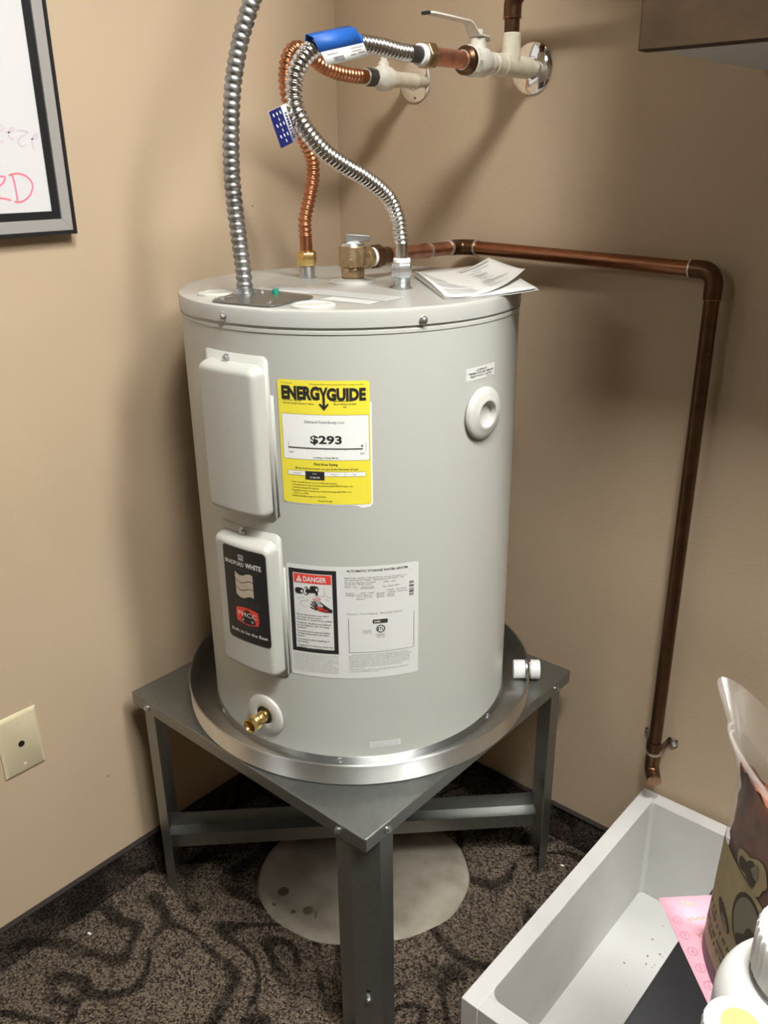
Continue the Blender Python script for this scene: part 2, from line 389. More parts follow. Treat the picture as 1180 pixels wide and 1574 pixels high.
# ceiling lamps
for (lx, ly, hx, hy, st), lab in zip(LAMPS, ('small square ceiling light above the black desk', 'long ceiling light at the far left end of the room', 'long ceiling light on the cabinet side of the room')):
    t = thing('ceiling_light', lab, 'light', (lx, ly, CEIL), 'ceiling lights')
    mb = MB()
    for lo, hi in (((lx-hx-0.02, ly-hy-0.02), (lx+hx+0.02, ly-hy)), ((lx-hx-0.02, ly+hy), (lx+hx+0.02, ly+hy+0.02)), ((lx-hx-0.02, ly-hy), (lx-hx, ly+hy)), ((lx+hx, ly-hy), (lx+hx+0.02, ly+hy))):
        mb.box((*lo, CEIL-0.03), (*hi, CEIL))
    build(mb, 'frame', 'lamp_frame', t)
    m = mat('lamp_diffuser_%d' % int(st), (0.8, 0.8, 0.8), 0.5, emit=(*LAMP_COL, st))
    build(MB().box((lx-hx, ly-hy, CEIL-0.022), (lx+hx, ly+hy, CEIL-0.012)), 'diffuser', m.name, t)

# ------------------------------------------------------------------ stand
SX, SY, S, HS = 0.0392, -0.0496, 0.5588, 0.4321
cx0, cx1, cy1, cy0 = SX, SX+S, SY, SY-S          # x range, y range
st = thing('heater_stand', 'galvanized sheet steel stand with four legs under the water heater', 'stand', ((cx0+cx1)/2, (cy0+cy1)/2, 0))
mb = MB(); T = 0.0018; FL = 0.024
mb.box((cx0, cy0, HS-T), (cx1, cy1, HS))
g = 0.0012
mb.box((cx0+g, cy0, HS-FL), (cx1-g, cy0+T, HS-T)); mb.box((cx0+g, cy1-T, HS-FL), (cx1-g, cy1, HS-T))
mb.box((cx0, cy0+g, HS-FL), (cx0+T, cy1-g, HS-T)); mb.box((cx1-T, cy0+g, HS-FL), (cx1, cy1-g, HS-T))
build(mb, 'platform', 'galvanized', st, bevel=0.0008)
def sheet(prof, t, z0, z1):
    """prof: 2-D open polyline; folded sheet of thickness t, extruded z0..z1"""
    n = len(prof); off = []
    for i in range(n):
        a = V(prof[max(i-1, 0)]); b = V(prof[i]); c = V(prof[min(i+1, n-1)])
        d1 = (b-a).normalized() if i > 0 else (c-b).normalized(); d2 = (c-b).normalized() if i < n-1 else d1
        n1 = V((-d1.y, d1.x)); n2 = V((-d2.y, d2.x)); k = (n1+n2); k = k/(k.dot(n1)); off.append(b+k*t)
    mb = MB(); lp = [V(p) for p in prof]; vs = []
    for z in (z0, z1):
        vs += [(p.x, p.y, z) for p in lp]+[(p.x, p.y, z) for p in off]
    fs = []
    for i in range(n-1):
        a, b, c, d = i, i+1, n+i+1, n+i; q = 2*n
        fs += [(a, b, b+q, a+q), (c, d, d+q, c+q), (a, d, c, b), (a+q, b+q, c+q, d+q)]
    fs += [(0, 2*n, 3*n, n), (n-1, 2*n-1, 4*n-1, 3*n-1)]
    return mb.add(vs, fs)
scx, scy = (cx0+cx1)/2, (cy0+cy1)/2; hs = S/2-T-0.0003
lm = None
for k, an in enumerate((0, 90, 180, 270)):
    # leg at the front corner (+x, -y), turned about the stand's centre
    p = [(hs-0.058, -hs), (hs-0.030, -hs), (hs, -hs+0.030), (hs, -hs+0.058)]
    b = sheet(p, 0.0018, 0.0, HS-T)
    ca, sa = math.cos(R_(an)), math.sin(R_(an))
    b.v = [V((scx+v.x*ca-v.y*sa, scy+v.x*sa+v.y*ca, v.z)) for v in b.v]
    leg = build(b, 'leg', 'galvanized', st, sharp=20, bevel=0.0)
    for (px, py, nx, ny) in ((hs-0.050, -S/2, 0, -1), (S/2, -hs+0.044, 1, 0)):
        screw(st, (scx+px*ca-py*sa, scy+px*sa+py*ca, HS-0.0135), (nx*ca-ny*sa, nx*sa+ny*ca, 0), 0.0048)
    # lower screw and hole on the flat of the leg
    px, py = hs-0.015, -hs+0.015; nx, ny = 0.7071, -0.7071
    w_ = V((scx+px*ca-py*sa, scy+px*sa+py*ca, 0)); nn = V((nx*ca-ny*sa, nx*sa+ny*ca, 0))
    if k == 0:
        screw(leg, w_+V((0, 0, 0.095))+nn*0.0002, nn, 0.0045)
        build(MB().lathe([(0.0035, 0), (0.0035, 0.0006)], w_+V((0, 0, 0.113))+nn*0.0002, nn, 16), 'bolt_hole', 'black', leg)
# diagonal brace from the left leg to the right leg: Z section
d = V((0.7071, 0.7071, 0)); nb = V((0.7071, -0.7071, 0)); o0 = V((0.0637, -0.5838, 0)); Lb = 0.7065
pz = [(0.013, 0.089), (0.013, 0.118), (-0.010, 0.121), (-0.010, 0.150)]
b = sheet([(p[0], p[1]) for p in pz], 0.0018, 0, Lb); b.v = [o0+nb*v.x+V((0, 0, v.y))+d*v.z for v in b.v]
build(b, 'brace', 'galvanized', st, sharp=20)

# ------------------------------------------------------------------ drain pan
TX, TY = 0.3147, -0.3089; TC = V((TX, TY, 0)); RP = 0.3009; HP = 0.0377
pan = thing('drain_pan', 'round shallow aluminium drain pan lying on the steel stand', 'pan', (TX, TY, HS))
z0 = HS+0.0004
mb = MB(); mb.lathe([(0.001, z0), (RP-0.003, z0), (RP, z0+0.003), (RP, HS+HP-0.003), (RP+0.0016, HS+HP-0.0015), (RP+0.0010, HS+HP), (RP-0.0014, HS+HP), (RP-0.0022, HS+HP-0.002), (RP-0.0014, HS+HP-0.005), (RP-0.0014, z0+0.004), (RP-0.004, z0+0.0014), (0.001, z0+0.0014)], (TX, TY, 0), seg=128)
build(mb, 'pan_body', 'pan_metal', pan, sharp=50)
fa = R_(38); fd = V((math.cos(fa), math.sin(fa), 0)); fo = V((TX, TY, HS+0.0205))+fd*RP
mb = MB(); mb.lathe([(0.0155, -0.026), (0.0165, -0.024), (0.0165, -0.006), (0.0150, -0.005)], fo, fd, 32); build(mb, 'fitting_nut', 'white_plastic', pan)
mb = MB(); mb.lathe([(0.019, -0.005), (0.019, -0.0016)], fo, fd, 24); build(mb, 'washer', 'zinc', pan)
mb = MB(); mb.lathe([(0.0125, -0.003), (0.0125, 0.004), (0.017, 0.0042), (0.0172, 0.019), (0.0165, 0.0205), (0.0135, 0.0205), (0.013, 0.010)], fo, fd, 32); build(mb, 'adapter', 'white_plastic', pan)

# ------------------------------------------------------------------ water heater
RT, RL, ZR, ZL, ZLB = 0.2546, 0.2567, 0.4496, 1.1268, 1.1045
ZB = HS+0.0022
wh = thing('water_heater', 'squat light grey electric water heater standing in the drain pan', 'water heater', (TX, TY, ZB))
mb = MB(); mb.lathe([(0.05, ZR-0.004), (RT, ZR-0.004), (RT, 0.9535), (RT, 0.9895), (RT, ZLB-0.0095), (RT+0.0012, ZLB-0.0080), (RT+0.0012, ZLB-0.0040), (RT-0.0006, ZLB-0.0032), (RT-0.0006, ZLB+0.002), (0.05, ZLB+0.002)], TC, seg=160, caps=False)
keep = []
for f_ in mb.f:   # opening behind the spare valve port
    c_ = sum((mb.v[i] for i in f_), V((0, 0, 0)))/len(f_); a_ = math.degrees(math.atan2(c_.y-TY, c_.x-TX))
    keep.append(not (abs(c_.z-0.9715) < 0.003 and abs(a_+2.4) < 3.5))
mb.m = [m_ for m_, k_ in zip(mb.m, keep) if k_]; mb.f = [f_ for f_, k_ in zip(mb.f, keep) if k_]
build(mb, 'tank_jacket', 'tank_paint', wh)
mb = MB(); mb.lathe([(0.05, ZB), (RT+0.0005, ZB), (RT+0.0015, ZB+0.002), (RT+0.0015, ZR), (RT-0.001, ZR+0.0003)], TC, seg=160, caps=False); base = build(mb, 'base_ring', 'base_ring_metal', wh)
mb = MB(); mb.lathe([(RL-0.002, ZLB), (RL, ZLB+0.0005), (RL, ZL-0.005), (RL-0.0012, ZL-0.0018), (RL-0.0045, ZL), (RL-0.010, ZL-0.0003), (0.001, ZL-0.0003)], TC, seg=160, caps=False); build(mb, 'lid', 'lid_paint', wh)
def cyl_pt(a, z, h=0.0, R=RT): return V((TX+(R+h)*math.cos(R_(a)), TY+(R+h)*math.sin(R_(a)), z))
def cyl_n(a): return V((math.cos(R_(a)), math.sin(R_(a)), 0))
def cyl_patch(a0, ztop, R=RT, base=0.0): return Patch(lambda u, v, h: cyl_pt(a0+math.degrees(u/R), ztop-v, base+h, R))
for a, z in ((-87.5, 1.1125), (-26.1, 1.1105), (93, 1.111), (153, 1.111)): screw(wh, cyl_pt(a, z, 0, RL), cyl_n(a), 0.0048)
for a, z in ((-54.6, 0.4445), (8.4, 0.441), (-110.9, 0.444), (70, 0.443), (150, 0.443)): screw(wh, cyl_pt(a, z, 0.0012, RT), cyl_n(a), 0.0038)

# access covers
def cover(name, aL, aR, z0, z1, fl, label):
    Wd = R_(aR-aL)*RT; Hh = z1-z0
    p = cyl_patch(aL, z1)
    mb = MB(); p.rrect(mb, 0, 0, Wd, Hh, 0.010, 0.0016)
    n = 24
    # edge skirt so that the flange has thickness
    fln = build(mb, name, 'panel_paint', wh); fln['label'] = label
    so = fln.modifiers.new('thick', 'SOLIDIFY'); so.thickness = 0.0014; so.offset = -1
    # pressed dome
    u0, u1, v0, v1 = fl[0], Wd-fl[1], fl[2], Hh-fl[3]; Hm, mg, rc = 0.021, 0.013, 0.016
    us = [k/3*mg*0.3 for k in range(3)]+[mg*0.3+k/7*mg*0.9 for k in range(8)]; us = sorted(set(us))
    def axis(a, b):
        m_ = [a+q for q in us]; k = [b-q for q in us][::-1]; nmid = 10
        return m_+[m_[-1]+(k[0]-m_[-1])*i/nmid for i in range(1, nmid)]+k
    U, Vv = axis(u0, u1), axis(v0, v1)
    def hgt(u, v):
        cu, cv = (u0+u1)/2, (v0+v1)/2; du = abs(u-cu)-((u1-u0)/2-rc); dv = abs(v-cv)-((v1-v0)/2-rc)
        sd = math.hypot(max(du, 0), max(dv, 0))+min(max(du, dv), 0)-rc
        t = min(max(-sd/mg, 0), 1); return Hm*math.sqrt(max(0, 1-(1-t)**2.4))
    mb = MB(); vs = [p.P(u, v, hgt(u, v)+0.0008) for v in Vv for u in U]; nu = len(U)
    mb.add(vs, [(j*nu+i+nu, j*nu+i+1+nu, j*nu+i+1, j*nu+i) for j in range(len(Vv)-1) for i in range(nu-1)])
    build(mb, 'cover_dome', 'panel_paint', fln, sharp=80)
    return fln
c1 = cover('upper_cover', -99.5, -72.2, 0.8345, 1.0655, (0.006, 0.006, 0.0115, 0.0035), 'plain grey pressed access cover')
screw(c1, cyl_pt(-87.6, 1.0585, 0.0016), cyl_n(-87.6), 0.0045)
c2 = cover('lower_cover', -98.8, -71.3, 0.5805, 0.8145, (0.006, 0.006, 0.0115, 0.0035), 'grey pressed access cover with a black sticker')
screw(c2, cyl_pt(-86.4, 0.8085, 0.0016), cyl_n(-86.4), 0.0045)
for (aR, z0, z1) in ((-70.6, 0.842, 1.015), (-69.9, 0.590, 0.765)):
    mb = MB(); cyl_patch(aR-2.6, z1).rrect(mb, 0, 0, R_(2.1)*RT, z1-z0, 0.003, 0.0003); o = build(mb, 'opening_flange', 'tank_paint', wh)
    so = o.modifiers.new('thick', 'SOLIDIFY'); so.thickness = 0.0005; so.offset = 1

# brand sticker on the lower cover
a0, zt = -91.3, 0.7900; RB = RT+0.0218
p = cyl_patch(a0, zt, RB, 0.0003); Wb = R_(16.7)*RB; Hb = 0.1505
mb = MB(); p.rrect(mb, -0.001, -0.001, Wb+0.001, Hb+0.001, 0.007, 0.0, 1); p.rrect(mb, 0, 0, Wb, Hb, 0.0065, 0.00015, 0)
br = build(mb, 'brand_sticker', ['black', 'brand_grey'], c2)
mb = MB(); h = 0.0004
p.text(mb, 'BRADFORD', 0.003, 0.0275, 0.0062, 0.038, h=h, bold=0.02, res=2); p.text(mb, 'WHITE', 0.0438, 0.0275, 0.0076, 0.0285, h=h, bold=0.03, res=2)
p.text(mb, 'C O R P O R A T I O N', 0.012, 0.034, 0.002, 0.055, h=h, m=1)
p.rect(mb, 0.031, 0.009, 0.041, 0.0185, h, 3); p.rect(mb, 0.032, 0.0115, 0.040, 0.0135, h+0.0001, 1)
def flag(u, t): return 0.0375+0.0365*t+0.0068*math.sin((u-0.022)/0.034*2*PI*0.85)*0.55+(u-0.022)*0.10
for t0, t1, c in ((0.0, 0.305, 2), (0.34, 0.64, 2), (0.675, 1.0, 2)):
    nseg = 12; vs = []
    for i in range(nseg+1):
        u = 0.022+0.034*i/nseg; vs += [p.P(u, flag(u, t1), h), p.P(u, flag(u, t0), h)]
    mb.add(vs, [(2*i, 2*i+2, 2*i+3, 2*i+1) for i in range(nseg)], c)
p.text(mb, 'Since 1881', 0.039, 0.0585, 0.0020, align='c', h=h+0.0002, m=1)
p.text(mb, 'A M E R I C A', 0.041, 0.0860, 0.0024, 0.050, 'c', h=h, m=1); p.text(mb, 'Quality Water Heaters', 0.041, 0.0905, 0.0020, 0.050, 'c', h=h, m=1)
pts = [(0.0195+0.042*k/8, 0.0965-0.003*math.sin(PI*k/8)) for k in range(9)]+[(0.063, 0.110), (0.0610, 0.118)]+[(0.0600-0.039*k/8, 0.119+0.003*math.sin(PI*k/8)) for k in range(9)]+[(0.0195, 0.118), (0.0178, 0.108)]
p.poly(mb, pts, h, 4); p.text(mb, 'PHCC', 0.0405, 0.1085, 0.0072, 0.036, 'c', h=h+0.0002, m=0, bold=0.01, res=2)
for u in (0.032, 0.050): p.disc(mb, u, 0.1145, 0.0038, h=h+0.0002, m=5); p.disc(mb, u, 0.1145, 0.0022, h=h+0.0003, m=3)
p.text(mb, 'PROUD SUPPORTER', 0.0405, 0.1265, 0.0018, 0.040, 'c', h=h, m=1)
p.text(mb, 'Built to be the Best', 0.041, 0.1385, 0.0052, 0.070, 'c', h=h, bold=0.012, res=2)
build(mb, 'brand_print', ['brand_white', 'brand_grey', 'flag_beige', 'light_print', 'label_red', 'black'], br)

# yellow energy label
p = cyl_patch(-69.6, 1.0378, RT, 0.0004); We, He = R_(27.5)*RT, 0.1705
mb = MB(); p.rrect(mb, 0.004, 0.028, We+0.0022, He+0.0015, 0.002, 0.0)
p.poly(mb, [(0.097, He), (0.1225, He), (0.1205, He+0.0045), (0.1165, He+0.0040), (0.113, He+0.0055), (0.108, He+0.0052), (0.104, He+0.0025), (0.100, He+0.0022)], 0.0)
bk = build(mb, 'label_backing', 'white_paper', wh)
mb = MB(); p.rrect(mb, 0, 0, We, He, 0.004, 0.0003); el = build(mb, 'energy_label', 'label_yellow', wh); el['label'] = 'yellow energy cost label'
mb = MB(); h = 0.0006
vv = lambda t: t*He
uu = lambda t: t*We
p.rect(mb, uu(.035)-0.0004, vv(.268)-0.0004, uu(.985)+0.0004, vv(.630)+0.0004, h-0.0001, 0); p.rect(mb, uu(.035), vv(.268), uu(.985), vv(.630), h, 1)
p.text(mb, 'U.S. Government', uu(.045), vv(.030), 0.0019, 0.0155, h=h)
p.text(mb, 'Federal law prohibits removal of this label before consumer purchase.', uu(.36), vv(.033), 0.0019, uu(.585), h=h)
p.text(mb, 'ENERG', uu(.045), vv(.145), vv(.094), uu(.425), h=h, bold=0.055, res=3)
p.text(mb, 'GUIDE', uu(.545), vv(.148), vv(.088), uu(.415), h=h, bold=0.055, res=3)
p.poly(mb, [(uu(.465), vv(.052)), (uu(.492), vv(.052)), (uu(.512), vv(.092)), (uu(.532), vv(.052)), (uu(.559), vv(.052)), (uu(.525), vv(.115)), (uu(.525), vv(.205)), (uu(.499), vv(.205)), (uu(.499), vv(.115))], h+0.0001)
p.poly(mb, [(uu(.455), vv(.182)), (uu(.475), vv(.176)), (uu(.512), vv(.205)), (uu(.549), vv(.176)), (uu(.569), vv(.182)), (uu(.512), vv(.232))], h+0.0001)
p.text(mb, 'Water Heater - ELECTRIC', uu(.055), vv(.163), 0.0021, uu(.215), h=h, bold=0.01)
p.text(mb, 'Tank Size (Storage Capacity): 36 Gallons', uu(.055), vv(.186), 0.0021, uu(.35), h=h, bold=0.01)
p.text(mb, 'BRADFORD WHITE', uu(.62), vv(.163), 0.0021, uu(.18), h=h, bold=0.01); p.text(mb, 'Model: RE230L6-1NCWW', uu(.62), vv(.186), 0.0021, uu(.24), h=h, bold=0.01); p.text(mb, '-402', uu(.71), vv(.209), 0.0021, h=h, bold=0.01)
p.text(mb, 'Estimated Yearly Energy Cost', uu(.51), vv(.333), 0.0036, uu(.43), 'c', h=h+0.0002)
p.text(mb, '$293', uu(.52), vv(.495), vv(.062), uu(.345), 'c', h=h+0.0002, bold=0.03, res=3)
p.rect(mb, uu(.095), vv(.532), uu(.915), vv(.542), h+0.0002); p.poly(mb, [(uu(.895), vv(.507)), (uu(.922), vv(.507)), (uu(.9085), vv(.529))], h+0.0002)
for t in (.097, .30, .51, .73, .95): p.rect(mb, uu(t)-0.0002, vv(.49 if t in (.097, .95) else .545), uu(t)+0.0002, vv(.555), h+0.0002)
p.text(mb, '$283', uu(.10), vv(.582), 0.0022, h=h+0.0002, bold=0.01); p.text(mb, '$296', uu(.94), vv(.582), 0.0022, align='r', h=h+0.0002, bold=0.01)
p.text(mb, 'Cost Range of Similar Models', uu(.51), vv(.618), 0.0026, uu(.28), 'c', h=h+0.0002, bold=0.01)
p.text(mb, 'First Hour Rating', uu(.51), vv(.676), 0.0038, uu(.26), 'c', h=h, bold=0.015); p.text(mb, '(How much hot water you get in the first hour of use)', uu(.51), vv(.712), 0.0030, uu(.70), 'c', h=h, bold=0.01)
p.rect(mb, uu(.075)-0.0003, vv(.728)-0.0003, uu(.94)+0.0003, vv(.763)+0.0003, h, 0); p.rect(mb, uu(.075), vv(.728), uu(.94), vv(.763), h+0.0002, 1)
p.rect(mb, uu(.275), vv(.727), uu(.49), vv(.795), h+0.0003, 0); p.rect(mb, uu(.715), vv(.728), uu(.718), vv(.763), h+0.0003, 0)
for t, q in (('Very Small', .175), ('Medium', .60), ('High', .82)): p.text(mb, t, uu(q), vv(.751), 0.0018, align='c', h=h+0.0004)
p.text(mb, 'Low', uu(.382), vv(.750), 0.0022, align='c', h=h+0.0005, m=1); p.text(mb, '42 GALLONS', uu(.382), vv(.783), 0.0022, uu(.11), 'c', h=h+0.0005, m=1, bold=0.02)
for i, t in enumerate(('\u2022 Your cost will depend on your utility rates and use.', '\u2022 Cost range based only on models fueled by ELECTRICITY with a low', '  first hour rating (18-51 gallons).', '\u2022 Estimated energy cost based on a national average ELECTRIC cost', '  of $0.11 per kWh.', '\u2022 Estimated yearly energy use: 2626 kWh.')):
    p.text(mb, t, uu(.10 if t[0] != ' ' else .125), vv(.828+.0235*i), 0.0023, h=h, bold=0.006, width=(uu(.53), uu(.70), uu(.30), uu(.68), uu(.18), uu(.40))[i])
p.text(mb, 'ftc.gov/energy', uu(.49), vv(.979), 0.0024, align='c', h=h, bold=0.006)
build(mb, 'energy_print', ['black_print', 'white_paper'], el)

# rating label with danger panel
p = cyl_patch(-70.2, 0.7735, RT, 0.0004); Wr, Hr = R_(43.2)*RT, 0.1825
mb = MB(); p.rrect(mb, 0, 0, Wr, Hr, 0.004, 0.0); rl = build(mb, 'rating_label', 'label_white', wh); rl['label'] = 'white rating label with black framed danger panel'
mb = MB(); h = 0.0003
B, G, WHT, RED = 0, 1, 2, 3
p.frame(mb, .0035, .0068, .0735, .1415, .0062, h, B)
p.rect(mb, .0110, .0145, .0660, .0285, h, RED)
p.poly(mb, [(.0145, .0268), (.0235, .0268), (.0190, .0165)], h+.0002, WHT); p.rect(mb, .0186, .0195, .0194, .0237, h+.0004, RED); p.rect(mb, .0186, .0245, .0194, .0255, h+.0004, RED)
p.text(mb, 'DANGER', .0252, .0258, .0078, .034, h=h+.0002, m=WHT, bold=.03, res=2)
# picture: taps, spout, hand under hot water
for u, v in ((.0185, .0415), (.0410, .0370)):
    p.disc(mb, u-.003, v, .0036, .0048, h, B); p.rect(mb, u-.003, v-.0048, u+.003, v+.0048, h+.0001, B); p.disc(mb, u+.003, v, .0036, .0046, h+.0002, B); p.disc(mb, u+.0038, v+.0006, .0017, .0022, h+.0004, WHT)
p.disc(mb, .0290, .0410, .0042, .0068, h+.0001, B); p.disc(mb, .0282, .0410, .0028, .0052, h+.0002, WHT)
p.poly(mb, [(.028, .0380), (.0435, .0385), (.0460, .0405), (.0462, .0465), (.0430, .0465), (.0425, .0430), (.028, .0440)], h+.0003, B)
p.text(mb, 'HOT', .0445, .0555, .0048, .0115, 'c', h=h+.0004, m=RED, bold=.01, res=2)
for k in range(6): p.line(mb, [(.0415+.0011*k, .0478), (.0400+.0017*k, .0500)], .0004, h, G); p.line(mb, [(.0418+.0012*k, .0565), (.0410+.0018*k, .0645)], .0004, h, G)
for a, b_, c, d_ in ((.0365, .0570, .0425, .0645), (.0400, .0560, .0450, .0640), (.0345, .0610, .0420, .0670), (.0340, .0665, .0440, .0705)):
    p.line(mb, [(a, b_), (c, d_)], .0021, h, B)
p.poly(mb, [(.041, .0625), (.046, .0645), (.0515, .0650), (.0535, .0630), (.0480, .0575), (.0490, .0565), (.0560, .0620), (.0620, .0665), (.0665, .0690), (.0660, .0735), (.0560, .0735), (.0475, .0715), (.0420, .0680)], h+.0001, B)
p.poly(mb, [(.0420, .0635), (.0455, .0650), (.0520, .0665), (.0545, .0660), (.0525, .0690), (.0450, .0680)], h+.0003, RED)
p.text(mb, 'BURN', .0465, .0720, .0036, .0135, h=h+.0004, m=RED, bold=.02)
for pts in ([(.0560, .0345), (.0555, .0465), (.0495, .0480)], [(.0555, .0465), (.0650, .0500)], [(.0135, .0555), (.0255, .0515)], [(.0185, .0610), (.0215, .0580), (.0330, .0555)], [(.0185, .0610), (.0195, .0635), (.0290, .0680)], [(.0560, .0525), (.0620, .0535)]): p.line(mb, pts, .0003, h, B)
lines = ['Water temperature over 125\u00b0F', 'can cause severe burns', 'instantly or death from scalds.', None, 'Children, disabled and elderly', 'are at highest risk of being', 'scalded.', None, 'See instruction manual before', 'setting temperature at water', 'heater.', None, 'Feel water before bathing or', 'showering.', None, 'Temperature limiting valves are', 'available, see manual.']
v = .0785
for t in lines:
    if t is None: v += .0019; continue
    p.text(mb, t, .0120, v+.0026, .0027, (.0537/31)*len(t), h=h, m=B, bold=.004); v += .00393
# right half
p.text(mb, 'AUTOMATIC STORAGE WATER HEATER', .0880, .0083, .0034, .0880, h=h, m=B, bold=.02)
for t, u, v, wd in (('BRADFORD WHITE CORPORATION  www.bradfordwhite.com', .0850, .0188, .0890), ('200 LAFAYETTE STREET  MIDDLEVILLE MI 49333  USA', .0850, .0222, .0850), ('Model No: RE230L6-1NCWW', .0853, .0260, .0440), ('S/N: -402', .1400, .0268, .0180), ('Serial No. EP47116203', .0853, .0290, .0390), ('Nom. Cap.    28(106 gal)', .0853, .0327, .0410), ('106(liters)', .1070, .0352, .0190), ('Type: ELECTRIC', .1380, .0338, .0260),
                    ('Voltage      240V / 208V', .0857, .0425, .0415), ('PHASE    AC ONLY', .1445, .0402, .0290), ('Wattage Upper Element', .0857, .0457, .0385), ('4500W /  3380W  50/60 Hz', .1295, .0440, .0450), ('Lower Element', .1012, .0489, .0230), ('4500W /  3380W', .1295, .0470, .0265), ('Maximum', .1012, .0521, .0125), ('4500W /  3380W', .1295, .0500, .0265), ('Pressure  Test 300(psi).  Working 150(psi)', .0870, .0760, .0800), ('2', .1800, .0125, None)):
    p.text(mb, t, u, v, .0023, wd, h=h, m=G)
for v, c in ((.0290, 5), (.0310, 1), (.0345, 5), (.0362, 0), (.0398, 5), (.0425, 1), (.0452, 0), (.0480, 5), (.0505, 1)): p.rect(mb, .1775, v, .1845, v+.0019, h, c)
p.rect(mb, .0885, .0825, .0893, .1385, h, 4); p.rect(mb, .1845, .0790, .1852, .1385, h, 4); p.rect(mb, .0885, .1380, .1852, .1386, h, 4)
p.rrect(mb, .1235, .0850, .1455, .0915, .0015, h, B); p.text(mb, 'AHRI', .1250, .0898, .0030, h=h+.0003, m=WHT, bold=.02); p.text(mb, 'CERTIFIED', .1340, .0896, .0020, .0105, h=h+.0003, m=4)
p.disc(mb, .1350, .1005, .0066, .0062, h, B, 28, .88); p.disc(mb, .1350, .1005, .0055, .0052, h, B, 28, .93); p.text(mb, 'ETL', .1350, .1028, .0048, .0088, 'c', h=h+.0001, m=B, bold=.01)
p.text(mb, 'us', .1420, .1030, .0014, h=h, m=G); p.rect(mb, .1290, .1083, .1410, .1085, h, G); p.text(mb, 'Intertek', .1350, .1115, .0024, .0120, 'c', h=h, m=G, bold=.01); p.text(mb, '4001075', .1350, .1150, .0020, .0115, 'c', h=h, m=G)
for i, t in enumerate(('ETL LISTED', 'CONFORMS TO', 'UL STD 174')): p.text(mb, t, .1150, .1030+.0026*i, .0018, .0130, 'c', h=h, m=4)
fine = ['CAUTION: Hydrogen gas can be produced in a hot water', 'system served by this heater that has not been used for', 'a long period of time (generally two weeks or more).', 'Hydrogen gas is extremely flammable. To reduce the risk', 'of injury under these conditions, it is recommended that', 'the hot water faucet be opened for several minutes at the', 'kitchen sink before using any electrical appliance', 'connected to the hot water system. When hydrogen is', 'present, there will probably be an unusual sound such as', 'air escaping through the pipe as the water begins to flow.', 'There should be no smoking or open flame near the faucet', 'at the time it is open. Read the instruction manual first.']
for i, t in enumerate(fine): p.text(mb, t, .0040, .1462+.0026*i, .0016, .0685 if i not in (2, 6) else .060, h=h, m=4)
fine = ['MANUFACTURED UNDER ONE OR MORE OF THE FOLLOWING U.S. PATENTS:', 'RE.34,534 B1 5,341,770 5,660,165 5,954,492 6,056,542 6,935,280', '4,416,222 4,628,184 4,861,968 4,904,428 5,000,893 5,023,031', '5,052,346 5,092,519 5,115,767 5,199,385 5,277,171 5,372,185', '5,485,879 5,574,822 5,596,952 5,682,666 5,761,379 5,943,984', '5,081,696 5,988,117 6,142,216 6,684,821 7,270,087 7,334,419', 'CANADIAN PATENTS: 1,272,914 1,280,043 1,289,832 2,045,862', '2,092,105 2,107,012', 'This water heater meets or exceeds the current efficiency', 'requirements of ASHRAE/IES 90.1 standard.']
for i, t in enumerate(fine): p.text(mb, t, .0880 if i else .0930, .1436+.0031*i, .0018, (.082, .094, .090, .090, .090, .090, .078, .022, .088, .044)[i], h=h, m=4)
build(mb, 'rating_print', ['black_print', 'grey_print', 'label_white', 'label_red', 'grey_print', 'light_print'], rl)

# small stickers
p = cyl_patch(-10.2, 1.0385, RT, 0.0003); mb = MB(); Wd = R_(14.0)*RT; p.rrect(mb, 0, 0, Wd, 0.0178, 0.001, 0)
s1 = build(mb, 'valve_sticker', 'label_white', wh); mb = MB()
for t, v, wd in (('ALTERNATE', .0045, .022), ('TEMPERATURE AND PRESSURE', .0085, .054), ('RELIEF VALVE LOCATION', .0125, .046)): p.text(mb, t, Wd/2, v+.0012, .0026, wd, 'c', h=.0003, bold=.01)
p.text(mb, '238-39621', Wd*.80, .0163, .0014, .014, 'c', h=.0003); build(mb, 'valve_sticker_print', 'black_print', s1)
p = cyl_patch(-44.0, 0.4768, RT, 0.0003); mb = MB(); Wd = R_(10.7)*RT; p.rrect(mb, 0, 0, Wd, 0.0108, 0.0018, 0)
s2 = build(mb, 'maker_sticker', 'label_white', wh); mb = MB()
for i, t in enumerate(('BRADFORD WHITE CORP.', 'AMBLER PA 19002 U.S.A.', 'MADE IN U.S.A.')): p.text(mb, t, Wd/2, .0036+.0029*i, .0020, Wd*.86, 'c', h=.0003)
build(mb, 'maker_sticker_print', 'light_print', s2)

# alternate relief-valve port (white grommet) and drain valve
a = -2.4; o_ = cyl_pt(a, 0.9715, -0.001)
mb = MB(); mb.lathe([(0.037, 0.0), (0.0370, 0.004), (0.0345, 0.0065), (0.028, 0.0085), (0.0225, 0.0100), (0.0205, 0.0112), (0.0185, 0.0105), (0.0178, 0.004), (0.0175, -0.035), (0.001, -0.035)], o_+cyl_n(a)*0.002, cyl_n(a), 40)
po = build(mb, 'port_grommet', 'cap_plastic', wh, sharp=60)
a = -82.5; o_ = cyl_pt(a, 0.5005, -0.001); n_ = cyl_n(a)
mb = MB(); mb.lathe([(0.034, 0.0), (0.034, 0.0035), (0.0325, 0.0048), (0.0165, 0.0060), (0.0150, 0.0050), (0.0145, -0.01), (0.001, -0.01)], o_, n_, 40)
dr = build(mb, 'drain_collar', 'cap_plastic', wh, sharp=60)
mb = MB(); mb.lathe([(0.0145, 0.0052), (0.0125, 0.0056), (0.0105, 0.004)], o_, n_, 24); build(mb, 'drain_opening', 'black', dr)
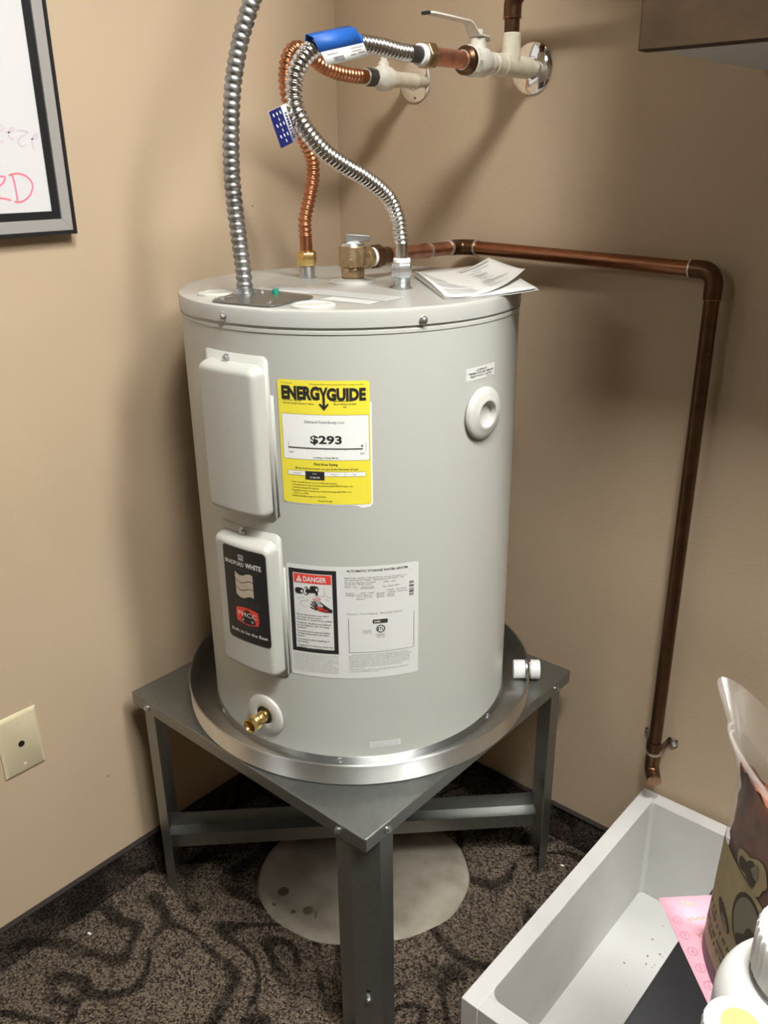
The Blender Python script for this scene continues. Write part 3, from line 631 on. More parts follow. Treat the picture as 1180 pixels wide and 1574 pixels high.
mb = MB(); mb.lathe([(0.0095, -0.005), (0.0095, 0.010), (0.0085, 0.012), (0.0085, 0.022), (0.0110, 0.0235), (0.0118, 0.0245), (0.0110, 0.0258), (0.0118, 0.0272), (0.0110, 0.0286), (0.0118, 0.0300), (0.0110, 0.0315), (0.0115, 0.0330), (0.0115, 0.0400), (0.0100, 0.0408), (0.0085, 0.0390), (0.0075, 0.028), (0.001, 0.028)], o_, n_, 32)
dv = build(mb, 'drain_valve', 'brass', wh); dv['label'] = 'brass drain valve'
side = V((-n_.y, n_.x, 0)); mb = MB(); mb.lathe([(0.0060, 0.004), (0.0060, 0.0105), (0.0045, 0.0115)], o_+n_*0.0165, (side*0.75+V((0, 0, 0.66))), 20); build(mb, 'valve_stem', 'brass', dv)

# top of the heater: water nipples, caps, cover plate, stickers
def top_pt(x, y, h=0.0): return V((x, y, ZL+h))
CUB = (0.2046, -0.2926); SSB = (0.4108, -0.303); TPB = (0.3030, -0.2910)
for (x, y), hgt in ((CUB, 0.020), (SSB, 0.021)):
    mb = MB(); prof = [(0.0155, -0.0004), (0.0155, 0.0012), (0.0126, 0.0016)]
    k = 0
    while 0.003+k*0.002 < hgt: prof += [(0.0126, 0.003+k*0.002), (0.0118, 0.004+k*0.002)]; k += 1
    mb.lathe(prof, top_pt(x, y), seg=28); build(mb, 'water_nipple', 'zinc', wh)
for x, y, r in ((0.4239, -0.4970, 0.0250), (0.2370, -0.5020, 0.0240)):
    mb = MB(); mb.lathe([(r+0.004, -0.0004), (r+0.004, 0.0016), (r+0.002, 0.003), (r-0.003, 0.0034), (r-0.005, 0.0014), (0.001, 0.0012)], top_pt(x, y), seg=40); build(mb, 'plug_cap', 'cap_plastic', wh)
mb = MB(); mb.lathe([(0.0375, -0.0004), (0.0375, 0.0012), (0.034, 0.0030), (0.022, 0.0060), (0.0185, 0.0062), (0.0175, 0.003), (0.001, 0.003)], top_pt(*TPB), seg=40); build(mb, 'valve_collar', 'cap_plastic', wh)
mb = MB(); pl = [(0.2860, -0.5560), (0.2860, -0.5460), (0.2440, -0.4680), (0.2440, -0.4560), (0.2500, -0.4480), (0.3580, -0.4480), (0.3700, -0.4500), (0.3780, -0.4580), (0.3860, -0.5300), (0.3820, -0.5440), (0.3720, -0.5500)]
pl = [(0.2910, -0.5545), (0.2490, -0.4640), (0.2500, -0.4560), (0.2560, -0.4520), (0.3660, -0.4430), (0.3740, -0.4470), (0.3800, -0.4560), (0.3920, -0.5300), (0.3900, -0.5400), (0.3820, -0.5455), (0.3000, -0.5600)]
mb.prism([top_pt(x, y, 0.0004) for x, y in pl], (0, 0, 0.0022)); cpz = build(mb, 'junction_cover', 'galvanized', wh, bevel=0.0005); cpz['label'] = 'grey steel junction cover plate'
screw(cpz, top_pt(0.300, -0.474, 0.0026), (0, 0, 1), 0.0042); screw(cpz, top_pt(0.376, -0.528, 0.0026), (0, 0, 1), 0.0030)
mb = MB(); mb.lathe([(0.0052, 0), (0.0052, 0.002), (0.0042, 0.0065), (0.002, 0.0068)], top_pt(0.3180, -0.4650, 0.0026), seg=12); build(mb, 'grounding_screw', 'green_screw', cpz)
mb = MB(); mb.lathe([(0.0050, 0), (0.0050, 0.003), (0.003, 0.004)], top_pt(0.2985, -0.5440, 0.0026), seg=6); mb.prism([top_pt(0.288, -0.548, 0.0026), top_pt(0.294, -0.522, 0.0026), top_pt(0.300, -0.523, 0.0026), top_pt(0.302, -0.549, 0.0026)], (0, 0, 0.0015)); build(mb, 'cover_clip', 'zinc', cpz)
e1 = (V((0.4649, -0.3995, 0))-V((0.2242, -0.4231, 0))).normalized(); e2 = V((e1.y, -e1.x, 0))
lp = Patch(lambda u, v, h: top_pt(0.2350, -0.3900, 0.0002+h)+e1*u+e2*v, 1.0)
mb = MB(); lp.rect(mb, 0, 0.0, 0.235, 0.045, 0.0, 0)
for v in (.004, .016, .028, .0405): lp.rect(mb, 0.002 if v < .03 else .10, v, 0.233, v+0.0016, 0.0003, 1)
for v in (.010, .022, .034): lp.text(mb, 'WARNING  TURN OFF POWER BEFORE REMOVING COVER  RISK OF ELECTRIC SHOCK', 0.006, v+.002, .0030, .22, h=.0003, m=2)
lp.rect(mb, 0.150, 0.049, 0.232, 0.078, 0.0, 0)
for i in range(6): lp.text(mb, 'CONNECT ONLY TO SUITABLE COPPER WIRE', 0.153, .0535+.0045*i, .0022, .074, h=.0003, m=2)
build(mb, 'lid_sticker', ['label_white', 'black_print', 'light_print'], wh)

# ------------------------------------------------------------------ relief valve
tp = thing('relief_valve', 'bronze pressure relief valve with lever on top of the heater', 'valve', (*TPB, ZL+0.0032))
b0 = top_pt(*TPB)
mb = MB(); mb.lathe([(0.0150, 0.0034), (0.0150, 0.0050), (0.0170, 0.0070), (0.0178, 0.0125), (0.0175, 0.020), (0.0160, 0.0225)], b0, seg=32)
mb.lathe([(0.0205, 0.0225), (0.0222, 0.0240), (0.0222, 0.0350), (0.0205, 0.0365)], b0, seg=6)
mb.lathe([(0.0200, 0.024), (0.0203, 0.046), (0.0208, 0.0475), (0.0208, 0.0525), (0.019, 0.0535)], b0, seg=36)
build(mb, 'valve_body', 'bronze', tp, bevel=0.0006)
oz = 0.0335
mb = MB(); mb.lathe([(0.0150, 0.012), (0.0150, 0.026), (0.0165, 0.027), (0.0165, 0.036), (0.0145, 0.037)], b0+V((0, 0, oz)), (0.03, 1, 0), 28); build(mb, 'outlet', 'bronze', tp)
mb = MB(); mb.lathe([(0.0195, 0.0530), (0.0165, 0.0575), (0.0090, 0.0600), (0.001, 0.0602)], b0, seg=32); build(mb, 'bonnet', 'zinc', tp)
ld = V((0.55, 0.60, 0.0)).normalized(); ls = V((-ld.y, ld.x, 0))
mb = MB(); c_ = b0+V((0, 0, 0.0595))
prof = [(-0.011, 0.0), (-0.011, 0.0115), (0.027, 0.0085), (0.027, 0.0)]
mb.prism([c_+ld*a+V((0, 0, b_))-ls*0.0045 for a, b_ in prof], ls*0.009); build(mb, 'test_lever', 'conduit_steel', tp, bevel=0.001)

# ------------------------------------------------------------------ discharge pipe
PR = 0.0111; DX, DY = 0.3145, -0.030; DZ = ZL+oz; VX = 0.7615
dp = thing('discharge_pipe', 'copper discharge pipe running along the wall and down to the white trough', 'pipe', (VX, DY, 0.262))
def part(mb, name, m, par, label=None, **k):
    o = build(mb, name, m, par, **k)
    if label: o['label'] = label
    return o
ox = TPB[0]+0.0012
part(MB().lathe([(0.0150, 0.0), (0.0150, 0.006)], (ox, TPB[1]+0.0372, DZ), (0.03, 1, 0), 24), 'thread_tape', 'white_plastic', dp)
mb = MB(); mb.lathe([(0.0178, 0.0), (0.0178, 0.016)], (ox, TPB[1]+0.0435, DZ), (0.03, 1, 0), 8); mb.lathe([(0.0150, 0.016), (0.0132, 0.022), (0.0132, 0.036)], (ox, TPB[1]+0.0435, DZ), (0.03, 1, 0), 24); part(mb, 'adapter', 'copper_dark', dp)
part(MB().tube([(ox, TPB[1]+0.0785, DZ), (DX, DY-0.032, DZ)], PR, 24), 'pipe', 'copper_mid', dp)
part(MB().tube([(ox+0.003, -0.128, DZ), (DX-0.003, DY-0.086, DZ)], PR+0.0010, 24), 'coupling', 'copper_mid', dp)
for y in (-0.1165, -0.0655): part(MB().tube([(DX-0.002, y-0.0012, DZ), (DX-0.002, y+0.0012, DZ)], PR+0.0016, 24), 'solder_ring', 'solder', dp)
part(MB().tube([(DX, DY-0.034, DZ)]+arc((DX+0.020, DY-0.020, DZ), (-0.020, 0, 0), (0, 0.020, 0))+[(DX+0.034, DY, DZ)], PR+0.0018, 24), 'elbow', 'copper_dark', dp)
for y0, y1 in (((DX, DY-0.0345, DZ), (DX, DY-0.032, DZ)), ((DX+0.033, DY, DZ), (DX+0.0355, DY, DZ))): part(MB().tube([y0, y1], PR+0.0024, 24), 'solder_ring', 'solder', dp)
DZ2 = 1.1500
part(MB().tube([(DX+0.034, DY, DZ), (VX-0.036, DY, DZ2)], PR, 28), 'pipe', 'copper_dull', dp)
part(MB().tube([(VX-0.036, DY, DZ2)]+arc((VX-0.020, DY, DZ2-0.020), (0, 0, 0.020), (0.020, 0, 0))+[(VX, DY, DZ2-0.040)], PR+0.0018, 24), 'elbow', 'copper_dark', dp)
part(MB().tube([(VX-0.0375, DY, DZ2), (VX-0.0350, DY, DZ2)], PR+0.0022, 24), 'solder_ring', 'solder', dp); part(MB().tube([(VX, DY, DZ2-0.039), (VX, DY, DZ2-0.0412)], PR+0.0020, 24), 'solder_ring', 'copper_dull', dp)
ZE = 0.3080
part(MB().tube([(VX, DY, DZ2-0.038), (VX, DY, ZE)], PR, 28), 'pipe', 'copper_dark', dp, 'dark tarnished vertical copper pipe')
part(MB().tube([(VX, DY, ZE+0.012), (VX, DY, ZE-0.006)]+arc((VX+0.0093, DY-0.0130, ZE-0.010), (-0.0093, 0.0130, 0), (0, 0, -0.016))[1:]+[(VX+0.0165, DY-0.0230, ZE-0.0285)], PR+0.0018, 24), 'elbow', 'copper_elbow', dp)
part(MB().tube([(VX, DY, ZE+0.0115), (VX, DY, ZE+0.0145)], PR+0.0022, 24), 'solder_ring', 'solder', dp)
zs = 0.337
mb = MB(); pth = [(VX+0.030, -0.002, zs)]+[(VX+0.0135, -0.002, zs), (VX+0.0128, DY, zs)]+[(VX+0.0128*math.cos(t*PI/10), DY-0.0128*math.sin(t*PI/10), zs) for t in range(1, 10)]+[(VX-0.0128, DY, zs), (VX-0.0135, -0.002, zs), (VX-0.030, -0.002, zs)]
b = sheet([(p_[0], p_[1]) for p_ in pth], 0.0012, zs-0.007, zs+0.007); sb = part(b, 'pipe_strap', 'copper_dark', dp)
for sx_ in (-1, 1):
    mb = MB(); mb.lathe([(0.0075, 0), (0.0075, 0.002), (0.0045, 0.0035)], (VX+sx_*0.0225, -0.0030, zs), (0, -1, 0), 18); part(mb, 'screw', 'zinc', sb)

# ------------------------------------------------------------------ metal conduit
con = [(0.2862, -0.4934, 1.1310), (0.2864, -0.4932, 1.150), (0.2860, -0.4936, 1.1646), (0.2841, -0.4953, 1.2039), (0.2823, -0.4968, 1.2423), (0.2815, -0.4975, 1.2792), (0.2824, -0.4967, 1.3130), (0.2844, -0.4950, 1.3464), (0.2873, -0.4925, 1.3790), (0.2917, -0.4886, 1.4080), (0.2982, -0.4829, 1.4392), (0.3051, -0.4768, 1.4631), (0.3121, -0.4707, 1.4844), (0.3255, -0.4590, 1.520), (0.360, -0.428, 1.60), (0.405, -0.385, 1.70), (0.440, -0.350, 1.85), (0.450, -0.340, 2.1), (0.450, -0.340, CEIL-0.002)]
t = thing('flexible_conduit', 'grey flexible steel conduit rising from the heater cover plate', 'conduit', (0.2862, -0.4934, ZL+0.003))
build(corrugated(con, 0.0103, 0.0009, 0.0098, k=8, seg=20, shape=0.45), 'ribbed_sleeve', 'conduit_steel', t, sharp=70)
mb = MB(); mb.lathe([(0.0150, 0), (0.0150, 0.003), (0.0125, 0.0035), (0.0125, 0.0085), (0.011, 0.009)], (0.2862, -0.4934, ZL+0.0027), seg=24); build(mb, 'connector', 'zinc', t)

# ------------------------------------------------------------------ water connectors
ss = [(0.4110, -0.3045, 1.1930), (0.4119, -0.3074, 1.2020), (0.4128, -0.3157, 1.2268), (0.4136, -0.3375, 1.2536), (0.4145, -0.3786, 1.2761), (0.4154, -0.4209, 1.2926), (0.4163, -0.4572, 1.3088), (0.4172, -0.4878, 1.3314), (0.4181, -0.5052, 1.3545), (0.4189, -0.5099, 1.3737), (0.4198, -0.5061, 1.3944), (0.4207, -0.4928, 1.4118), (0.4216, -0.4731, 1.4244), (0.4225, -0.4405, 1.4323), (0.4234, -0.3985, 1.4334), (0.4242, -0.3588, 1.4325), (0.4251, -0.3245, 1.4295), (0.426, -0.303, 1.4290)]
t = thing('steel_connector', 'shiny corrugated stainless steel water hose curving up to the lever valve', 'hose', (*SSB, ZL+0.021))
build(corrugated(ss, 0.0096, 0.0015, 0.0068, k=8, seg=20), 'corrugated_hose', 'stainless', t, sharp=70)
sb0 = V((*SSB, ZL))
mb = MB(); mb.lathe([(0.0148, 0.0165), (0.0155, 0.018), (0.0155, 0.0335), (0.0140, 0.0355)], sb0, seg=6); mb.lathe([(0.0135, 0.0355), (0.012, 0.037)], sb0, seg=24); build(mb, 'union_nut', 'zinc', t)
mb = MB(); mb.lathe([(0.0122, 0.0360), (0.0125, 0.0370), (0.0125, 0.0415), (0.0110, 0.0425)], sb0, seg=24); build(mb, 'plastic_collar', 'white_plastic', t)
build(MB().tube([sb0+V((0, 0, 0.040)), V((0.4110, -0.3045, 1.1945))], 0.0090, 24), 'sleeve', 'stainless', t)
build(MB().tube([(0.426, -0.305, 1.429), (0.426, -0.284, 1.429)], 0.0105, 24), 'end_sleeve', 'dark_steel', t)
mb = MB(); mb.lathe([(0.0125, 0), (0.0135, 0.001), (0.0135, 0.0085), (0.0125, 0.0095)], (0.426, -0.2855, 1.429), (0, 1, 0), 24); build(mb, 'plastic_collar', 'white_plastic', t)
mb = MB(); mb.lathe([(0.0160, 0), (0.0172, 0.0015), (0.0172, 0.0165), (0.0160, 0.018)], (0.426, -0.2755, 1.429), (0, 1, 0), 6); build(mb, 'end_nut', 'bronze', t, bevel=0.0008)

cu = [(0.2037, -0.2924, 1.1910), (0.2032, -0.2922, 1.2000), (0.2028, -0.2909, 1.2166), (0.2019, -0.2781, 1.2484), (0.2009, -0.2680, 1.2801), (0.2000, -0.2680, 1.3032), (0.1991, -0.2793, 1.3259), (0.1982, -0.2966, 1.3525), (0.1973, -0.3100, 1.3853), (0.1964, -0.3130, 1.4117), (0.1955, -0.3051, 1.4400), (0.1946, -0.2880, 1.4540), (0.1937, -0.2650, 1.4520), (0.1927, -0.2365, 1.4370), (0.1918, -0.2016, 1.4285), (0.1909, -0.1642, 1.4255), (0.190, -0.1450, 1.4255)]
t = thing('copper_connector', 'corrugated copper water hose looping behind the shiny steel hose', 'hose', (*CUB, ZL+0.017))
build(corrugated(cu, 0.0098, 0.0013, 0.0078, k=8, seg=20), 'corrugated_hose', 'copper_bright', t, sharp=70)
cb = V((*CUB, ZL))
build(MB().tube([cb+V((0, 0, 0.036)), V((0.2037, -0.2924, 1.193))], 0.0098, 24), 'sleeve', 'copper_bright', t)
mb = MB(); mb.lathe([(0.0150, 0.0180), (0.0162, 0.0195), (0.0162, 0.0375), (0.0150, 0.0390)], cb, seg=6); mb.lathe([(0.0140, 0.0390), (0.0110, 0.0415)], cb, seg=24); build(mb, 'union_nut', 'brass', t, bevel=0.0008)
build(MB().tube([(0.190, -0.146, 1.4255), (0.190, -0.1285, 1.4255)], 0.0106, 24), 'end_sleeve', 'copper_dull', t)
mb = MB(); mb.lathe([(0.0115, 0), (0.0128, 0.0010), (0.0115, 0.002)], (0.190, -0.1300, 1.4255), (0, 1, 0), 24); build(mb, 'solder_ring', 'solder', t)
mb = MB(); mb.lathe([(0.0130, 0), (0.0140, 0.001), (0.0140, 0.020), (0.0125, 0.0215)], (0.190, -0.1285, 1.4255), (0, 1, 0), 8); build(mb, 'end_nut', 'dark_steel', t, bevel=0.0008)

# paper tags on the hoses
tg = thing('blue_hose_tag', 'bright blue and white paper label folded over the top of the steel hose', 'tag', (0.4220, -0.446, 1.4085))
# sheet hangs in front of the hose (towards +x), folded over its top, tilted like the hose
ta, tb = V((0, -0.4900, 1.4320)), V((0, -0.4165, 1.4475)); tdir = (tb-ta); tl = tdir.length; tdir.normalize(); tdn = V((0, tdir.z, -tdir.y))
def tagp(u, v, h):
    # v: distance round from the top edge; front sheet leans off the hose
    return V((0.4345+h+v*0.10, 0, 0))+ta+tdir*u+tdn*v+V((0, 0.012*v/0.03, 0))
pp = Patch(lambda u, v, h: tagp(u, v, h), 1.0)
mb = MB(); pp.rect(mb, 0, 0, tl, 0.0160, 0.0, 0)
mb.add([tagp(0, 0, 0), tagp(tl, 0, 0), tagp(tl, 0, 0)+V((-0.012, 0, 0.0040)), tagp(0, 0, 0)+V((-0.012, 0, 0.0040))], [(0, 1, 2, 3)], 0)
mb.add([tagp(0, 0, 0)+V((-0.012, 0, 0.0040)), tagp(tl, 0, 0)+V((-0.012, 0, 0.0040)), tagp(tl, 0.014, 0)+V((-0.0265, 0, 0)), tagp(0, 0.014, 0)+V((-0.0265, 0, 0))], [(0, 1, 2, 3)], 0)
o = build(mb, 'blue_sheet', 'tag_blue', tg, sharp=8); so = o.modifiers.new('thick', 'SOLIDIFY'); so.thickness = 0.0003
mb = MB(); pp.rect(mb, 0.001, 0.0155, tl+0.001, 0.0295, 0.0005, 0); o2 = build(mb, 'white_sheet', 'label_white', tg); so = o2.modifiers.new('thick', 'SOLIDIFY'); so.thickness = 0.0003
mb = MB(); random.seed(3)
u = 0.016
while u < 0.034: wd = random.choice((.0005, .0009, .0014)); pp.rect(mb, u, .0225, u+wd, .0275, .0011); u += wd+random.choice((.0005, .0009))
for u, v, wd in ((.008, .0185, .020), (.050, .0175, .022), (.050, .0205, .018), (.046, .0240, .010), (.060, .0235, .012), (.062, .0270, .012)): pp.rect(mb, u, v, u+wd, v+.0010, .0011, 0 if v > .022 else 1)
build(mb, 'print', ['grey_print', 'light_print', 'tag_blue'], o2)
mb = MB(); mb.tube(resample(spline([(0.4229, -0.4170, 1.4336), (0.4232, -0.4100, 1.4335), (0.4234, -0.4030, 1.4334)]), 0.003), 0.0113, 24); build(mb, 'blue_wrap', 'tag_blue', tg)

tg = thing('navy_hose_tag', 'navy and white paper tag sticking out beside the steel hose', 'tag', (0.419, -0.530, 1.3138))
A, Bq, Cq, Dq = V((0.420, -0.5523, 1.3523)), V((0.420, -0.5350, 1.3138)), V((0.420, -0.4970, 1.3260)), V((0.420, -0.5180, 1.3630))
eU = (Dq-A); eL = eU.length; eU.normalize(); eV = (Bq-A); eH = eV.length; eV.normalize()
np_ = Patch(lambda u, v, h: A+eU*u+eV*v+V((h-0.010*(u/eL)**2*0.6, 0, 0)), 0.006)
mb = MB(); np_.rect(mb, 0, 0, eL, eH, 0, 0); o = build(mb, 'card', 'label_white', tg); so = o.modifiers.new('thick', 'SOLIDIFY'); so.thickness = 0.0005; so.offset = -1
mb = MB(); np_.rect(mb, 0, 0, 0.0225, eH, 0.0004, 0)
for i in range(3):
    for j in range(6):
        if (i+j) % 2 == 0 or i == 1: np_.poly(mb, [(.004+.0062*i+(.001 if j % 2 else 0), .0045+.0062*j), (.0056+.0062*i, .0035+.0062*j), (.0066+.0062*i, .0068+.0062*j), (.0052+.0062*i, .0078+.0062*j)], .0008, 1)
vs_, fs_, wd_ = text_geo('EASTMAN', 0.03, 2); sz = 0.0052; sxx = 0.030/wd_
mb.add([np_.P(0.0298-y*sz, eH-0.004-x*sxx, 0.0008) for x, y in vs_], fs_, 0)
vs_, fs_, wd_ = text_geo('PLUMBING', 0.0, 1); mb.add([np_.P(0.0345-y*0.003, eH-0.006-x*0.016/wd_, 0.0008) for x, y in vs_], fs_, 0)
build(mb, 'print', ['tag_navy', 'brand_white'], o)

# ------------------------------------------------------------------ wall stubs, valves, escutcheons
WX, WZ = 0.426, 1.429
def ylathe(prof, x, z, seg=28): return MB().lathe([(r, h) for r, h in prof], (x, 0, z), (0, -1, 0), seg)
t = tag(build(ylathe([(0.0130, 0.0004), (0.0360, 0.0004), (0.0372, 0.0015), (0.0365, 0.0035), (0.030, 0.0060), (0.0170, 0.0075), (0.0160, 0.0060)], 0.4245, WZ+0.0005, 48), 'escutcheon', 'chrome', loc=(0.4245, 0, WZ)), 'round chrome wall plate around the pipe with the lever valve', 'wall plate')
t = tag(build(ylathe([(0.0130, 0.0004), (0.0325, 0.0004), (0.0338, 0.0015), (0.0332, 0.0032), (0.028, 0.0045), (0.0150, 0.0055), (0.0140, 0.004)], 0.190, 1.4255, 48), 'escutcheon', 'chrome', loc=(0.190, 0, 1.4255)), 'round chrome wall plate behind the copper hose, nearer the room corner', 'wall plate')
build(MB().lathe([(0.0022, 0), (0.0022, 0.0008)], (0.192, -0.0040, 1.3995), (0, -1, 0.08), 12), 'screw_hole', 'black', t)

sp_ = thing('supply_pipe', 'cream plastic tee on the wall with a dark copper riser above it', 'pipe', (WX, 0, WZ))
build(ylathe([(0.0118, 0.0), (0.0118, 0.016), (0.0152, 0.017), (0.0156, 0.040), (0.0150, 0.042), (0.0150, 0.086), (0.0162, 0.087), (0.0162, 0.0905), (0.0150, 0.092), (0.0150, 0.112), (0.0135, 0.113), (0.0135, 0.118)], WX, WZ), 'tee', 'cream_plastic', sp_)
RY = -0.0655
mb = MB(); mb.lathe([(0.0145, 0.0), (0.0145, 0.020), (0.0138, 0.042), (0.0132, 0.0425), (0.0118, 0.044)], (WX, RY, WZ), seg=28); build(mb, 'tee_branch', 'cream_plastic', sp_)
build(MB().tube([(WX, RY, WZ+0.040), (WX, RY, WZ+0.085)], 0.0112, 24), 'riser', 'copper_dark', sp_)
build(MB().tube([(WX, RY, WZ+0.064), (WX, RY, WZ+0.078)]+arc((WX+0.020, RY, WZ+0.078), (-0.020, 0, 0), (0, 0, 0.020))+[(WX+0.036, RY, WZ+0.098)], 0.0132, 24), 'elbow', 'copper_dark', sp_)
build(MB().tube([(WX, RY, WZ+0.0625), (WX, RY, WZ+0.0645)], 0.0138, 24), 'solder_ring', 'copper_dull', sp_)
build(MB().tube([(WX+0.034, RY, WZ+0.098), (WX+0.18, RY, WZ+0.098)]+arc((WX+0.18, RY, WZ+0.128), (0, 0, -0.03), (0.03, 0, 0))+[(WX+0.21, RY, CEIL)], 0.0112, 20), 'overhead_pipe', 'copper_dark', sp_)

bv = thing('ball_valve', 'cream painted ball valve with a flat lever handle on the upper pipe', 'valve', (WX, -0.15, WZ-0.02))
mb = ylathe([(0.0140, 0.117), (0.0150, 0.119), (0.0150, 0.130), (0.0165, 0.131), (0.0195, 0.138), (0.0205, 0.148), (0.0198, 0.158), (0.0170, 0.166)], WX, WZ); mb2 = ylathe([(0.0195, 0.164), (0.0210, 0.1655), (0.0210, 0.173), (0.0195, 0.1745)], WX, WZ, 8); mb.add(mb2.v, mb2.f)
build(mb, 'valve_body', 'valve_paint', bv)
build(MB().lathe([(0.0130, 0.0), (0.0118, 0.020), (0.0105, 0.026), (0.0105, 0.030)], (WX, -0.150, WZ), seg=24), 'bonnet', 'valve_paint', bv)
mb = MB(); mb.lathe([(0.006, 0.028), (0.006, 0.036)], (WX, -0.150, WZ), seg=16); mb.lathe([(0.0068, 0.0335), (0.0068, 0.0410)], (WX, -0.150, WZ), seg=6); build(mb, 'stem_nut', 'valve_paint', bv)
# lever: flat strap, cranked up and then level, pointing away from the wall
mb = MB(); path = [(-0.134, 0.0255), (-0.139, 0.0305), (-0.1615, 0.0315), (-0.1735, 0.0450), (-0.180, 0.0470), (-0.262, 0.0490), (-0.268, 0.0485)]
wdt = [0.010, 0.0125, 0.0115, 0.0085, 0.0080, 0.0085, 0.0075]
vs_ = []
for (y, z), wd in zip(path, wdt):
    vs_ += [V((WX-wd, y, WZ+z)), V((WX+wd, y, WZ+z)), V((WX+wd, y-0.0004, WZ+z+0.0030)), V((WX-wd, y-0.0004, WZ+z+0.0030))]
fs_ = [(0, 1, 2, 3)]+[(4*i+a, 4*i+4+a, 4*i+4+(a+1) % 4, 4*i+(a+1) % 4) for i in range(len(path)-1) for a in range(4)]+[(4*len(path)-1, 4*len(path)-2, 4*len(path)-3, 4*len(path)-4)]
mb.add(vs_, fs_); build(mb, 'lever_handle', 'valve_paint', bv, sharp=25, bevel=0.0008)
build(MB().box((WX-0.0065, -0.2725, WZ+0.0478), (WX+0.0065, -0.268, WZ+0.0520)), 'handle_tip', 'black', bv, bevel=0.0008)
build(ylathe([(0.0175, 0.1735), (0.0192, 0.1755), (0.0190, 0.1825), (0.0150, 0.1860)], WX, WZ), 'flux_collar', 'copper_dark', bv)
mb = ylathe([(0.0130, 0.184), (0.0130, 0.1885)], WX, WZ); build(mb, 'solder_ring', 'solder', bv)
build(ylathe([(0.0117, 0.184), (0.0117, 0.252), (0.0132, 0.2535), (0.0138, 0.2590)], WX, WZ), 'copper_stub', 'copper_new', bv)

cv = thing('corner_valve', 'cream painted pipe and valve feeding the copper hose near the corner', 'valve', (0.190, 0, 1.4255))
build(ylathe([(0.0122, 0.0), (0.0122, 0.058), (0.0140, 0.060), (0.0140, 0.072)], 0.190, 1.4255), 'pipe', 'cream_plastic', cv)
build(ylathe([(0.0145, 0.070), (0.0185, 0.074), (0.0195, 0.082), (0.0190, 0.094), (0.0160, 0.100), (0.0150, 0.109)], 0.190, 1.4255), 'valve_body', 'valve_paint', cv)
build(MB().lathe([(0.0095, 0.010), (0.0085, 0.024), (0.0055, 0.026), (0.0050, 0.036), (0.004, 0.037)], (0.190, -0.084, 1.4255), seg=20), 'bonnet', 'valve_paint', cv)

# ------------------------------------------------------------------ papers on the lid
bk = thing('folded_manual', 'folded white printed papers lying on the heater lid', 'papers', (0.47, -0.24, ZL+0.0005))
A, Bq, Cq = V((0.338, -0.185, 1.1365)), V((0.5290, -0.3550, 1.1310)), V((0.5880, -0.2280, 1.1335))
Dd = V((0.4280, -0.1100, 1.1555)); Em = V((0.5290, -0.1600, 1.1500)); Fm = V((0.5680, -0.2950, 1.1335)); Gv = V((0.398, -0.173, 1.1350)); Hm_ = V((0.4950, -0.1250, 1.1420))
def qb(p0, p1, p2, t):
    c = (p1-(p0*0.25+p2*0.25))*2; return p0*(1-t)**2+c*2*t*(1-t)+p2*t*t
def top_sheet(a, b_):
    bot = qb(Bq, (Bq+Em)/2+V((0.022, -0.022, -0.008)), Em, a); top = qb(A, Gv+V((0, 0, -0.001)), Dd, a)
    lf = qb(Bq, (A+Bq)/2+V((0, 0, 0.0025)), A, b_); rt = qb(Em, (Em+Dd)/2+V((0.012, 0.004, -0.006)), Dd, b_)
    return bot*(1-b_)+top*b_+lf*(1-a)+rt*a-(Bq*(1-a)*(1-b_)+Em*a*(1-b_)+A*(1-a)*b_+Dd*a*b_)
mb = MB(); mb.grid(top_sheet, 20, 20); o = build(mb, 'page', 'white_paper', bk, sharp=80); so = o.modifiers.new('thick', 'SOLIDIFY'); so.thickness = 0.0003; so.offset = -1
# printed lines
def tsn(a, b_, h):
    e = 0.01; n = (top_sheet(min(a+e, 1), b_)-top_sheet(max(a-e, 0), b_)).cross(top_sheet(a, min(b_+e, 1))-top_sheet(a, max(b_-e, 0))).normalized()
    if n.z < 0: n = -n
    return top_sheet(a, b_)+n*h
mb = MB(); random.seed(11)
def pline(a0, a1, b_, th, m):
    n = 6
    mb.add([tsn(a0+(a1-a0)*k/n, b_+s_*th, 0.0006) for k in range(n+1) for s_ in (0, 1)], [(2*k, 2*k+2, 2*k+3, 2*k+1) for k in range(n)], m)
for i in range(26):
    b_ = 0.08+0.034*i
    if i % 7 == 6: continue
    pline(0.06, 0.30+random.random()*0.16, b_, 0.010, 0)
    if 2 < i < 22: pline(0.56, 0.66+random.random()*0.24, b_, 0.010, 0)
pline(0.60, 0.95, 0.93, 0.016, 1); pline(0.70, 0.90, 0.86, 0.012, 0)
build(mb, 'print', ['light_print', 'grey_print'], o)
for k, (dz, sx_, sy_, rr) in enumerate(((0.0010, 0.004, 0.000, 0.00), (0.0004, -0.003, 0.004, 0.03), (-0.0004, 0.006, 0.002, -0.02))):
    base_ = [Bq+V((0, 0, -0.0018)), Cq+V((sx_, sy_, 0)), Cq+(A-Bq)*0.9+V((0, 0, 0)), A+V((0.002*k, -0.003*k, -0.003))]
    def low_sheet(a, b_):
        p_ = (base_[0]*(1-a)+base_[1]*a)*(1-b_)+(base_[3]*(1-a)+base_[2]*a)*b_
        z = max(ZL+0.0006+0.0007*(2-k), p_.z-0.0012*k-0.006*math.sin(PI*a)*(1-b_)*0.4+(0.004*a*b_ if k == 0 else 0)); return V((p_.x, p_.y, z))
    mb = MB(); mb.grid(low_sheet, 10, 8); o = build(mb, 'page', 'white_paper', bk, sharp=80); so = o.modifiers.new('thick', 'SOLIDIFY'); so.thickness = 0.0003; so.offset = -1

